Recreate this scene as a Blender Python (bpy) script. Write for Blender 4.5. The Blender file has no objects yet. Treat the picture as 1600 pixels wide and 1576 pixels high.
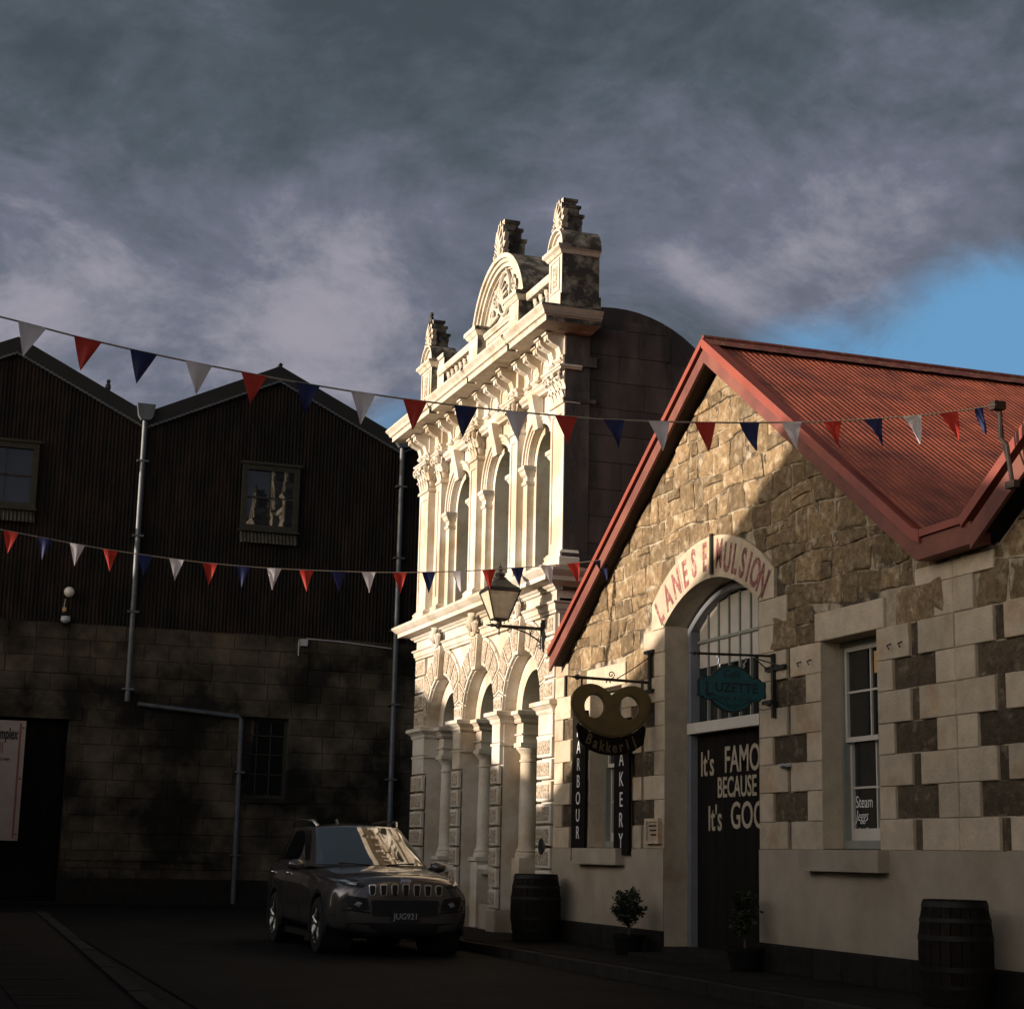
import bpy, bmesh, math, random
from math import sin, cos, pi, radians, sqrt, atan2
from mathutils import Vector, Matrix
from mathutils.geometry import tessellate_polygon
from mathutils.bvhtree import BVHTree

random.seed(7)
S = bpy.context.scene
COL = S.collection

# ------------------------------------------------------------------ camera
cam_d = bpy.data.cameras.new('camera')
cam = bpy.data.objects.new('camera', cam_d); COL.objects.link(cam)
cam_d.sensor_width = 36; cam_d.lens = 2721.5 / 1600 * 36; cam_d.clip_start = .1; cam_d.clip_end = 3000
yw, pt, rl = 0.33325831, 0.19919352, 0.02128749
fw = Vector((sin(yw) * cos(pt), cos(yw) * cos(pt), sin(pt)))
rt = Vector((cos(yw), -sin(yw), 0)); up = rt.cross(fw)
rt2 = rt * cos(rl) + up * sin(rl); up2 = up * cos(rl) - rt * sin(rl)
cam.matrix_world = Matrix(((rt2.x, up2.x, -fw.x, 0), (rt2.y, up2.y, -fw.y, 0), (rt2.z, up2.z, -fw.z, 1.27), (0, 0, 0, 1)))
S.camera = cam

# ------------------------------------------------------------------ world + sun
SUN_EL = radians(6.8)
W = bpy.data.worlds.new('World'); S.world = W; W.use_nodes = True
nt = W.node_tree; N = nt.nodes; LK = nt.links
for n in list(N): N.remove(n)
out = N.new('ShaderNodeOutputWorld'); bg = N.new('ShaderNodeBackground'); LK.new(bg.outputs[0], out.inputs[0])
sky = N.new('ShaderNodeTexSky'); sky.sky_type = 'NISHITA'; sky.sun_disc = False
sky.sun_elevation = SUN_EL; sky.sun_rotation = radians(-90)   # low sun in the west (-X)
sky.air_density = 1.0; sky.dust_density = .8; sky.ozone_density = 1.2
bg.inputs['Strength'].default_value = 0.12
tc = N.new('ShaderNodeTexCoord')
def wn(t, **k):
    n = N.new(t)
    for a, b in k.items(): setattr(n, a, b)
    return n
def wmath(op, a, b=None, c=None, clamp=False):
    n = N.new('ShaderNodeMath'); n.operation = op; n.use_clamp = clamp
    for i, v in enumerate((a, b, c)):
        if v is None: continue
        if isinstance(v, (int, float)): n.inputs[i].default_value = v
        else: LK.new(v, n.inputs[i])
    return n.outputs[0]
def wmix(f, a, b):
    n = N.new('ShaderNodeMix'); n.data_type = 'RGBA'
    for s, v in ((0, f), (6, a), (7, b)):
        if isinstance(v, (int, float)): n.inputs[s].default_value = v
        elif isinstance(v, tuple): n.inputs[s].default_value = (*v, 1)
        else: LK.new(v, n.inputs[s])
    return n.outputs[2]
DIR = tc.outputs['Generated']
def wnoise(scale, detail, rough, stretch=(1, 1, 1), off=(0, 0, 0), dist=0):
    m = N.new('ShaderNodeMapping'); m.inputs['Scale'].default_value = stretch; m.inputs['Location'].default_value = off
    LK.new(DIR, m.inputs[0]); n = N.new('ShaderNodeTexNoise')
    n.inputs['Scale'].default_value = scale; n.inputs['Detail'].default_value = detail; n.inputs['Roughness'].default_value = rough
    n.inputs['Distortion'].default_value = dist
    LK.new(m.outputs[0], n.inputs['Vector']); return n.outputs[0]
def wblob(c, width, asp=(1, 1, 1)):
    """soft spot of sky round the unit direction c"""
    v = N.new('ShaderNodeVectorMath'); v.operation = 'SUBTRACT'; LK.new(DIR, v.inputs[0]); v.inputs[1].default_value = c
    w = N.new('ShaderNodeVectorMath'); w.operation = 'MULTIPLY'; LK.new(v.outputs[0], w.inputs[0]); w.inputs[1].default_value = asp
    l = N.new('ShaderNodeVectorMath'); l.operation = 'LENGTH'; LK.new(w.outputs[0], l.inputs[0])
    q = wmath('DIVIDE', l.outputs['Value'], width); q = wmath('MULTIPLY', q, q); q = wmath('MULTIPLY', q, -1.0)
    return wmath('EXPONENT', q)
sep = N.new('ShaderNodeSeparateXYZ'); LK.new(DIR, sep.inputs[0])
n1 = wnoise(3.4, 9, .60, (1, 1, 1.7), (3.1, .4, 1.7), .5)
n3 = wnoise(6.5, 9, .62, (1, 1, 1.6), (1.3, 5.2, 2.9), .7)
n2 = wnoise(13, 8, .66, (1, 1, 1.5), (7.3, 2.2, .5), .2)
tex = wmath('ADD', wmath('MULTIPLY', n1, .34), wmath('ADD', wmath('MULTIPLY', n2, .26), wmath('MULTIPLY', n3, .40)))
# light clouds low down, slate ones overhead, with the paler banks seen in the photograph
lum = wmath('MULTIPLY', wmath('SUBTRACT', tex, .5), 3.4)
bank = wmath('MULTIPLY', wblob((.03, .95, .30), .095, (1, .6, 1.5)), .30)
bank = wmath('ADD', bank, wmath('MULTIPLY', wblob((.20, .935, .280), .085, (1, .6, 1.1)), .48))
bank = wmath('ADD', bank, wmath('MULTIPLY', wblob((.47, .80, .345), .11, (1, .6, 1.4)), .34))
bank = wmath('ADD', bank, wmath('MULTIPLY', wblob((.36, .87, .32), .10, (1, .6, 1.4)), .22))
bank = wmath('SUBTRACT', bank, wmath('MULTIPLY', wblob((.27, .86, .42), .16, (1, .6, 1.5)), .10))
bank = wmath('SUBTRACT', bank, wmath('MULTIPLY', wblob((.12, .93, .34), .05, (1, .6, 1.2)), .10))
low = wmath('MULTIPLY', wmath('SUBTRACT', .36, sep.outputs[2]), 1.1)
lum = wmath('ADD', wmath('ADD', lum, bank), wmath('ADD', low, .30))
lum = wmath('SMOOTH_MAX', lum, .04, .12); lum = wmath('SMOOTH_MIN', lum, .98, .25)
cr = N.new('ShaderNodeValToRGB'); LK.new(lum, cr.inputs[0])
e = cr.color_ramp; e.elements[0].position = 0; e.elements[0].color = (.34, .43, .53, 1)
e.elements[1].position = 1; e.elements[1].color = (2.15, 2.05, 2.40, 1)
x = e.elements.new(.34); x.color = (.55, .69, .85, 1)
x = e.elements.new(.66); x.color = (.98, 1.06, 1.40, 1)
# openings in the cloud: the blue gap in the north-east, and the unseen western sky round the sun, brightened
gap = wblob((.55, .785, .272), .056, (1, .7, 1.1))
gap = wmath('ADD', gap, wmath('MULTIPLY', wblob((.47, .84, .262), .05, (1, .7, 1.6)), .75))
gap = wmath('ADD', gap, wmath('MULTIPLY', wblob((.255, .935, .235), .024, (1, .7, 1)), .42))
gap = wmath('MULTIPLY', gap, wmath('ADD', wmath('MULTIPLY', wmath('SUBTRACT', n3, .5), 5.0), 1.35))
gap = wmath('SMOOTH_MIN', wmath('MULTIPLY', wmath('SUBTRACT', gap, .20), 1.6), 1.0, .25)
gap = wmath('MULTIPLY', gap, 1.0, None, True)
west = wmath('MULTIPLY', wmath('SUBTRACT', wmath('MULTIPLY', sep.outputs[0], -1.0), .15), 1.8)
west = wmath('ADD', west, wmath('MULTIPLY', wmath('SUBTRACT', n1, .5), 2.2))
west = wmath('SUBTRACT', west, wmath('MULTIPLY', wmath('SUBTRACT', sep.outputs[2], .25), 1.6), None, True)
blue = wmix(.9, sky.outputs[0], (.82, 2.05, 3.6))
col = wmix(gap, cr.outputs[0], blue)
glow = N.new('ShaderNodeVectorMath'); glow.operation = 'ADD'; LK.new(sky.outputs[0], glow.inputs[0]); glow.inputs[1].default_value = (6.0, 5.0, 4.2)  # even warm brightness added to the western sky to lift shaded walls
col = wmix(west, col, glow.outputs[0])
LK.new(col, bg.inputs[0])

sun_d = bpy.data.lights.new('sun', 'SUN'); sun = bpy.data.objects.new('sun', sun_d); COL.objects.link(sun)
sun_d.energy = 5.0; sun_d.angle = radians(.75); sun_d.color = (1, .85, .69)
sun.rotation_euler = Vector((cos(SUN_EL), 0, -sin(SUN_EL))).to_track_quat('-Z', 'Y').to_euler()
sun.location = (-40, 20, 20)
S.view_settings.view_transform = 'Standard'; S.view_settings.look = 'None'
S.view_settings.exposure = 0.42; S.view_settings.gamma = 1; S.view_settings.use_curve_mapping = False
S.render.engine = 'CYCLES'
S.cycles.max_bounces = 7; S.cycles.diffuse_bounces = 4; S.cycles.glossy_bounces = 4
S.cycles.use_denoising = True
S.cycles.sample_clamp_indirect = 1.5; S.cycles.caustics_reflective = False; S.cycles.caustics_refractive = False

# ------------------------------------------------------------------ materials
def mat(name, col, rough=.85, var=.25, scale=3.0, bump=.0, bscale=30, metal=0, col2=None, mscale=1.2, mlo=.45, mhi=.6,
        streak=False, spec=.5, top=None, trans=0, mot=.6):
    m = bpy.data.materials.new(name); m.use_nodes = True; t = m.node_tree; nn = t.nodes; ll = t.links
    b = nn['Principled BSDF']; b.inputs['Roughness'].default_value = rough; b.inputs['Metallic'].default_value = metal
    b.inputs['Specular IOR Level'].default_value = spec
    if trans: b.inputs['Transmission Weight'].default_value = trans
    c = nn.new('ShaderNodeNewGeometry')
    def noise(s, d=5, st=(1, 1, 1), r=.6):
        mp = nn.new('ShaderNodeMapping'); mp.inputs['Scale'].default_value = st; ll.new(c.outputs['Position'], mp.inputs[0])
        n = nn.new('ShaderNodeTexNoise'); n.inputs['Scale'].default_value = s; n.inputs['Detail'].default_value = d
        n.inputs['Roughness'].default_value = r
        ll.new(mp.outputs[0], n.inputs['Vector']); return n.outputs[0]
    def rng(v, a, b_, lo, hi):
        r = nn.new('ShaderNodeMapRange'); ll.new(v, r.inputs[0])
        r.inputs[1].default_value = a; r.inputs[2].default_value = b_; r.inputs[3].default_value = lo; r.inputs[4].default_value = hi
        return r.outputs[0]
    def mx(f, a, b_, mode='MIX'):
        q = nn.new('ShaderNodeMix'); q.data_type = 'RGBA'; q.blend_type = mode
        for s, v in ((0, f), (6, a), (7, b_)):
            if isinstance(v, (int, float)): q.inputs[s].default_value = v
            elif isinstance(v, tuple): q.inputs[s].default_value = (*v, 1)
            else: ll.new(v, q.inputs[s])
        return q.outputs[2]
    cur = tuple(col)
    if col2: cur = mx(rng(noise(mscale, 6, (1, 1, .35) if streak else (1, 1, 1)), mlo, mhi, 0, 1), cur, tuple(col2))
    if var:
        n = noise(scale, 6, (1, 1, .15) if streak else (1, 1, 1))
        f = rng(n, .3, .7, 1 - var, 1 + var)
        oi = nn.new('ShaderNodeObjectInfo'); g = rng(oi.outputs['Random'], 0, 1, 1 - var * mot, 1 + var * mot)
        mm = nn.new('ShaderNodeMath'); mm.operation = 'MULTIPLY'; ll.new(f, mm.inputs[0]); ll.new(g, mm.inputs[1])
        cc = nn.new('ShaderNodeCombineXYZ')
        for i in range(3): ll.new(mm.outputs[0], cc.inputs[i])
        cur = mx(1.0, cur, cc.outputs[0], 'MULTIPLY')
    if top:   # lichen on faces that look up; faces turned away from -X darken too
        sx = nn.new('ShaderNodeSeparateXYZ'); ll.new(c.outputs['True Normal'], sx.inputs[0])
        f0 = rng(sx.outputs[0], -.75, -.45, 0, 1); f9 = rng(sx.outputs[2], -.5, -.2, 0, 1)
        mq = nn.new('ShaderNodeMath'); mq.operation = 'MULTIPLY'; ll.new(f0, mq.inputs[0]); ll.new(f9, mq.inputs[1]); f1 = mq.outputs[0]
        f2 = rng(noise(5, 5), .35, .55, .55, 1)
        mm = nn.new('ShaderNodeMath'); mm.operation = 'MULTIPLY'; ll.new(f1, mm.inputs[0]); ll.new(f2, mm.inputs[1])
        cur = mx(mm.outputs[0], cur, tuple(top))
    if isinstance(cur, tuple): b.inputs['Base Color'].default_value = (*cur, 1)
    else: ll.new(cur, b.inputs['Base Color'])
    if bump:
        bp = nn.new('ShaderNodeBump'); bp.inputs['Strength'].default_value = 1; bp.inputs['Distance'].default_value = bump
        ll.new(noise(bscale, 6, (1, 1, 1), .65), bp.inputs['Height']); ll.new(bp.outputs[0], b.inputs['Normal'])
    return m
M = {}
M['white'] = mat('pale_limestone', (.63, .58, .515), .9, .10, 2.2, .008, 40, col2=(.50, .42, .32), mscale=1.4, mot=.35)
M['worm'] = mat('vermiculated_limestone', (.55, .48, .39), .95, .14, 4, .03, 30, col2=(.30, .225, .155), mscale=24, mlo=.46, mhi=.55, mot=.3)  # darker mottle puts the shade of the carved crevices into the colour
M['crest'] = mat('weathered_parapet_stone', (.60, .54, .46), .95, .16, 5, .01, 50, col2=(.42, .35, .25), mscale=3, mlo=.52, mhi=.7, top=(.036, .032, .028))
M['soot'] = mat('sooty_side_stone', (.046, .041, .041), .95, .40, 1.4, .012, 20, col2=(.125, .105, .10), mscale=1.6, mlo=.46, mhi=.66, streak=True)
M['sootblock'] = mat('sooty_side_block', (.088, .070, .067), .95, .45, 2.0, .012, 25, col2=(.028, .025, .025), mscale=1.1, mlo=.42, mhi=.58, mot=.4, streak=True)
M['ashlar'] = mat('sawn_limestone_block', (.51, .42, .315), .95, .17, 5, .012, 38, col2=(.45, .30, .175), mscale=1.6, mlo=.54, mhi=.72, mot=.75)
M['rubble'] = mat('rubble_stone', (.245, .168, .092), .97, .36, 12, .06, 15, col2=(.40, .32, .215), mscale=7, mlo=.5, mhi=.66, mot=1.0)
M['basalt'] = mat('dark_infill_stone', (.092, .066, .040), .97, .4, 9, .05, 20, col2=(.21, .165, .115), mscale=6, mlo=.55, mhi=.68, mot=.8)
M['mortar'] = mat('lime_mortar', (.50, .42, .31), .97, .25, 7, .04, 22, col2=(.10, .075, .05), mscale=2.6, mlo=.47, mhi=.56)
M['render'] = mat('cream_roughcast', (.43, .365, .29), .97, .10, 2.2, .010, 90, col2=(.34, .28, .21), mscale=.8, mlo=.4, mhi=.65)
M['plinth'] = mat('dark_plinth_stone', (.020, .0175, .0155), .95, .3, 6, .01, 25, spec=.15)
M['redpaint'] = mat('red_barge_paint', (.27, .056, .034), .55, .2, 4, .001, 60, col2=(.20, .045, .032), mscale=2)
M['fascia'] = mat('faded_red_fascia', (.185, .062, .044), .7, .18, 4, .002, 40, col2=(.14, .042, .034), mscale=1.4)
M['redroof'] = mat('red_corrugated_iron', (.36, .098, .056), .5, .28, 3, .002, 30, col2=(.20, .062, .045), mscale=1.6, mlo=.42, mhi=.66)
M['soffit'] = mat('dark_soffit_board', (.035, .022, .018), .9, .2, 5)
M['moss'] = mat('mossy_red_ridge', (.16, .042, .036), .8, .4, 9, .008, 40, col2=(.17, .135, .05), mscale=14, mlo=.56, mhi=.62)
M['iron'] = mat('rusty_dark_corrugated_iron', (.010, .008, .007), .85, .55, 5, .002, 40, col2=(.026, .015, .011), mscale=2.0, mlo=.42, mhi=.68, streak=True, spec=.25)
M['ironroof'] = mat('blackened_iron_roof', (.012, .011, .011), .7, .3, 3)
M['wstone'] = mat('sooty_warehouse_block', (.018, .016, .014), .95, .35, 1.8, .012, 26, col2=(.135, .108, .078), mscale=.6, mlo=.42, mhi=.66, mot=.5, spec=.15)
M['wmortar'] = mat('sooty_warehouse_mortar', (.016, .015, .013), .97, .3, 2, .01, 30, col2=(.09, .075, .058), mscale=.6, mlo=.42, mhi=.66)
M['galv'] = mat('galvanised_pipe', (.11, .12, .135), .5, .25, 5, metal=.3)
M['asphalt'] = mat('dark_asphalt', (.011, .010, .0095), .8, .35, 7, .012, 70, col2=(.019, .017, .016), mscale=.8, mlo=.42, mhi=.58, spec=.15)  # road and paving colours set below real ones, to fall near-black in shade
M['paver'] = mat('dark_footpath_paving', (.014, .012, .011), .9, .3, 5, .006, 60, spec=.15)
M['pave_left'] = mat('gravelled_footpath', (.023, .019, .017), .92, .22, 4, .010, 80, spec=.15)
M['kerb'] = mat('worn_kerb_stone', (.034, .030, .027), .9, .3, 4, .004, 40, spec=.15)
M['black'] = mat('black_painted_iron', (.014, .013, .012), .42, .1, 5)
M['blackdoor'] = mat('black_painted_boards', (.0085, .0065, .0055), .9, .2, 5, spec=.15)
M['lettering'] = mat('cream_sign_lettering', (.40, .335, .25), .7, .05)
M['whiteletter'] = mat('white_sign_lettering', (.75, .75, .75), .6, .05)
M['redletter'] = mat('faded_red_lettering', (.21, .075, .07), .9, .35, 12, col2=(.42, .26, .22), mscale=18, mlo=.5, mhi=.68)
M['frame'] = mat('grey_green_joinery', (.24, .25, .22), .6, .1, 4)
M['bluegrey'] = mat('blue_grey_door_frame', (.20, .21, .24), .6, .1, 4)
M['whitewood'] = mat('white_painted_joinery', (.56, .52, .47), .6, .08, 4)
M['blind'] = mat('white_fanlight_boards', (.50, .46, .42), .7, .12, 3)
M['green'] = mat('green_window_joinery', (.12, .24, .12), .5, .1, 4)
M['glass'] = mat('dark_window_glass', (.010, .012, .014), .04, 0, spec=.9)
M['skyglass'] = mat('reflecting_window_glass', (.02, .022, .026), .02, 0, spec=1.0)
M['oldwood'] = mat('weathered_window_frame', (.035, .032, .023), .85, .3, 8)
M['gold'] = mat('dull_gold_paint', (.125, .085, .028), .6, .15, 8, .002, 60)
M['teal'] = mat('teal_sign_paint', (.011, .085, .100), .6, .12, 8)
M['tealdark'] = mat('dark_sign_lettering', (.012, .02, .022), .6, 0)
M['wood_barrel'] = mat('dark_oak_staves', (.013, .0095, .0075), .8, .35, 12, .004, 50, spec=.15)
M['hoop'] = mat('black_barrel_hoop', (.006, .006, .006), .6, .2, 8, metal=.3)
M['leaf'] = mat('box_shrub_leaf', (.018, .028, .012), .6, .3, 20)
M['bark'] = mat('shrub_stem', (.07, .05, .035), .9, .2, 10)
M['pot'] = mat('dark_plant_pot', (.006, .0056, .0053), .8, .2, 8, spec=.15)
def cloth(name, c):
    m = mat(name, c, .65, .06, 8, .002, 60); t = m.node_tree
    b = t.nodes['Principled BSDF']; tr = t.nodes.new('ShaderNodeBsdfTranslucent'); tr.inputs[0].default_value = (*c, 1)
    mx = t.nodes.new('ShaderNodeMixShader'); mx.inputs[0].default_value = .28
    o = t.nodes['Material Output']; t.links.new(b.outputs[0], mx.inputs[1]); t.links.new(tr.outputs[0], mx.inputs[2]); t.links.new(mx.outputs[0], o.inputs[0])
    return m
M['f_red'] = cloth('red_flag_fabric', (.46, .030, .018)); M['f_blue'] = cloth('blue_flag_fabric', (.008, .014, .085)); M['f_white'] = cloth('white_flag_fabric', (.66, .62, .66))
M['string'] = mat('bunting_cord', (.30, .25, .20), .8, .1)
M['lampglass'] = mat('cream_lantern_glass', (.60, .55, .42), .2, .2, 10)
M['globe'] = mat('white_globe_plastic', (.80, .76, .70), .4, 0)
M['greyplastic'] = mat('grey_plastic', (.45, .46, .48), .5, 0)
M['signboard'] = mat('pale_painted_board', (.33, .275, .24), .85, .10, 2)
M['ink'] = mat('black_lettering', (.02, .018, .018), .7, 0)
M['inkred'] = mat('dull_red_sign_lettering', (.22, .07, .06), .7, 0)
M['carpaint'] = mat('grey_metallic_car_paint', (.15, .135, .13), .22, .02, 2, metal=.55, spec=.6)
cb = M['carpaint'].node_tree.nodes['Principled BSDF']; cb.inputs['Coat Weight'].default_value = 1; cb.inputs['Coat Roughness'].default_value = .03
M['carglass'] = mat('tinted_car_glass', (.012, .014, .015), .015, 0, spec=1.0)
cb = M['carglass'].node_tree.nodes['Principled BSDF']; cb.inputs['Coat Weight'].default_value = 1; cb.inputs['Coat Roughness'].default_value = .01; cb.inputs['IOR'].default_value = 1.9
M['chrome'] = mat('chrome_trim', (.72, .74, .78), .12, 0, metal=1)
M['alloy'] = mat('alloy_wheel', (.62, .60, .58), .25, 0, metal=1)
M['tyre'] = mat('tyre_rubber', (.014, .014, .014), .85, .1)
M['blackplastic'] = mat('black_car_plastic', (.010, .010, .011), .5, .1)
M['lens'] = mat('headlamp_lens', (.55, .57, .60), .08, 0, metal=.6)
M['bird'] = mat('dark_bird_feathers', (.03, .03, .033), .7, .2, 20)
M['paper'] = mat('paper_notice', (.62, .66, .70), .8, 0)
M['amber'] = mat('amber_shade', (.62, .36, .12), .6, .1)

# ------------------------------------------------------------------ builders
def wloc(o):
    v = Vector((0, 0, 0))
    while o: v += o.location; o = o.parent
    return v
class MB:
    def __init__(s): s.v = []; s.f = []; s.sm = False
    def add(s, vs, fs):
        k = len(s.v); s.v += [Vector(p) for p in vs]; s.f += [tuple(i + k for i in f) for f in fs]; return s
    def box(s, x0, x1, y0, y1, z0, z1):
        p = [(x, y, z) for z in (z0, z1) for y in (y0, y1) for x in (x0, x1)]
        return s.add(p, [(0, 2, 3, 1), (4, 5, 7, 6), (0, 1, 5, 4), (2, 6, 7, 3), (0, 4, 6, 2), (1, 3, 7, 5)])
    def fb(s, u0, u1, d0, d1, z0, z1): return s.box(9 - d1, 9 - d0, u0, u1, z0, z1)      # facade box: u along wall, d out of it
    def cham(s, u0, u1, d0, d1, z0, z1, c=.012):                                          # facade block with chamfered front
        vs = []
        for d, k in ((d0, 0), (d1 - c, 0), (d1, c)):
            vs += [(9 - d, u0 + k, z0 + k), (9 - d, u1 - k, z0 + k), (9 - d, u1 - k, z1 - k), (9 - d, u0 + k, z1 - k)]
        fs = [(0, 1, 2, 3), (8, 9, 10, 11)]
        for r in (0, 4): fs += [(r + i, r + (i + 1) % 4, r + 4 + (i + 1) % 4, r + 4 + i) for i in range(4)]
        return s.add(vs, fs)
    def plate(s, outer, holes, fn0, fn1):
        """flat shape with holes; fn0 / fn1 map (a, b) to the back and front faces"""
        loops = [outer] + list(holes); flat = [p for l in loops for p in l]
        tris = tessellate_polygon([[Vector((a, b, 0)) for a, b in l] for l in loops]); n = len(flat)
        vs = [fn0(a, b) for a, b in flat] + [fn1(a, b) for a, b in flat]
        fs = [tuple(t) for t in tris] + [tuple(i + n for i in t) for t in tris]; k = 0
        for l in loops:
            m = len(l); fs += [(k + i, k + (i + 1) % m, n + k + (i + 1) % m, n + k + i) for i in range(m)]; k += m
        return s.add(vs, fs)
    def fplate(s, outer, holes, d0, d1): return s.plate(outer, holes, lambda a, b: (9 - d0, a, b), lambda a, b: (9 - d1, a, b))
    def sweep(s, path, prof):
        """moulding: plan path of (u, d), closed profile of (projection, z)"""
        P = [Vector(p) for p in path]; rows = []
        for i, p in enumerate(P):
            ns = []
            for a, b in ((i - 1, i), (i, i + 1)):
                if a < 0 or b >= len(P): continue
                t = (P[b] - P[a]).normalized(); ns.append(Vector((-t.y, t.x)))
            m = ns[0] if len(ns) == 1 else (ns[0] + ns[1]) / max(.2, 1 + ns[0].dot(ns[1]))
            rows.append([(9 - (p.y + m.y * q), p.x + m.x * q, z) for q, z in prof])
        n = len(prof); fs = [tuple(range(n)), tuple(range((len(P) - 1) * n, len(P) * n))]
        for r in range(len(P) - 1): fs += [(r * n + i, r * n + (i + 1) % n, (r + 1) * n + (i + 1) % n, (r + 1) * n + i) for i in range(n)]
        return s.add([v for r in rows for v in r], fs)
    def lathe(s, prof, c, seg=16, ax='Z', ang=2 * pi, a0=0, caps=True):
        full = abs(ang - 2 * pi) < 1e-6; k = seg if full else seg + 1; vs = []
        for r, z in prof:
            for i in range(k):
                a = a0 + ang * i / seg; p = (r * cos(a), r * sin(a), z)
                if ax == 'X': p = (p[2], p[0], p[1])
                if ax == 'Y': p = (p[0], p[2], p[1])
                vs.append((c[0] + p[0], c[1] + p[1], c[2] + p[2]))
        fs = []
        for j in range(len(prof) - 1):
            for i in range(seg): fs.append((j * k + i, j * k + (i + 1) % k, (j + 1) * k + (i + 1) % k, (j + 1) * k + i))
        if caps: fs += [tuple(range(k)), tuple(range((len(prof) - 1) * k, len(prof) * k))]
        return s.add(vs, fs)
    def tube(s, pts, r, seg=6):
        P = [Vector(p) for p in pts]; rs = r if isinstance(r, (list, tuple)) else [r] * len(P); vs = []
        ref = Vector((0, 0, 1))
        for i, p in enumerate(P):
            t = (P[min(i + 1, len(P) - 1)] - P[max(i - 1, 0)]).normalized()
            if abs(t.dot(ref)) > .95: ref = Vector((1, 0, 0)) if abs(t.x) < .9 else Vector((0, 1, 0))
            a = t.cross(ref).normalized(); b = t.cross(a)
            vs += [p + (a * cos(2 * pi * k / seg) + b * sin(2 * pi * k / seg)) * rs[i] for k in range(seg)]
        fs = [tuple(range(seg)), tuple(range((len(P) - 1) * seg, len(P) * seg))]
        for i in range(len(P) - 1): fs += [(i * seg + k, i * seg + (k + 1) % seg, (i + 1) * seg + (k + 1) % seg, (i + 1) * seg + k) for k in range(seg)]
        return s.add(vs, fs)
    def ball(s, c, r, seg=10, rings=7):
        r = r if isinstance(r, (tuple, list)) else (r, r, r)
        vs = [(c[0], c[1], c[2] - r[2])]; fs = []
        for j in range(1, rings):
            t = -pi / 2 + pi * j / rings
            vs += [(c[0] + r[0] * cos(t) * cos(2 * pi * i / seg), c[1] + r[1] * cos(t) * sin(2 * pi * i / seg), c[2] + r[2] * sin(t)) for i in range(seg)]
        vs.append((c[0], c[1], c[2] + r[2])); T = len(vs) - 1
        fs += [(0, 1 + (i + 1) % seg, 1 + i) for i in range(seg)]
        for j in range(rings - 2): fs += [(1 + j * seg + i, 1 + j * seg + (i + 1) % seg, 1 + (j + 1) * seg + (i + 1) % seg, 1 + (j + 1) * seg + i) for i in range(seg)]
        b = 1 + (rings - 2) * seg; fs += [(b + i, b + (i + 1) % seg, T) for i in range(seg)]
        return s.add(vs, fs)
    def build(s, name, m, parent=None, smooth=False, fix=True, label=None, at=None):
        off = wloc(parent) if parent else Vector((0, 0, 0))
        if at is not None: off = off + Vector(at)
        me = bpy.data.meshes.new(name); me.from_pydata([v - off for v in s.v], [], s.f); me.update()
        if fix:
            b = bmesh.new(); b.from_mesh(me); bmesh.ops.recalc_face_normals(b, faces=b.faces); b.to_mesh(me); b.free()
        if smooth:
            me.polygons.foreach_set('use_smooth', [True] * len(me.polygons))
            if smooth != 'all':
                try: me.set_sharp_from_angle(angle=radians(38))
                except Exception: pass
        me.materials.append(M[m] if isinstance(m, str) else m)
        o = bpy.data.objects.new(name, me); COL.objects.link(o)
        if parent: o.parent = parent
        if at is not None: o.location = Vector(at)
        if label: o['label'] = label
        return o
def thing(name, label, cat, loc=(0, 0, 0), group=None):
    o = bpy.data.objects.new(name, None); COL.objects.link(o); o.location = loc; o.empty_display_size = .2
    o['label'] = label; o['category'] = cat
    if group: o['group'] = group
    return o
def tag(o, label, cat, group=None):
    o['label'] = label; o['category'] = cat
    if group: o['group'] = group
    return o
def struct(o): o['kind'] = 'structure'; return o
def arc(c, r, a0, a1, n, rz=None):
    rz = rz or r; return [(c[0] + r * cos(a0 + (a1 - a0) * i / n), c[1] + rz * sin(a0 + (a1 - a0) * i / n)) for i in range(n + 1)]
def archhole(u0, u1, z0, zs, n=16):
    c = (u0 + u1) / 2; r = (u1 - u0) / 2; return [(u0, z0), (u1, z0)] + arc((c, zs), r, 0, pi, n)
def text(body, size, pos, m, parent, name='lettering', right=(0, -1, 0), upv=(0, 0, 1), sx=1.0, ext=.003, align='LEFT', shear=0, bold=0):
    cu = bpy.data.curves.new('t', 'FONT'); cu.body = body; cu.size = size; cu.extrude = ext; cu.align_x = align; cu.shear = shear; cu.offset = bold
    cu.resolution_u = 3
    o = bpy.data.objects.new('t', cu); COL.objects.link(o); dg = bpy.context.evaluated_depsgraph_get(); dg.update()
    me = bpy.data.meshes.new_from_object(o.evaluated_get(dg)); bpy.data.objects.remove(o)
    R = Vector(right).normalized(); U = Vector(upv).normalized(); Nn = R.cross(U)
    off = wloc(parent) if parent else Vector()
    for v in me.vertices: v.co = Vector(pos) + R * v.co.x * sx + U * v.co.y + Nn * v.co.z - off
    me.materials.clear(); me.materials.append(M[m]); me.name = name
    ob = bpy.data.objects.new(name, me); COL.objects.link(ob); ob.parent = parent; return ob

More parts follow.
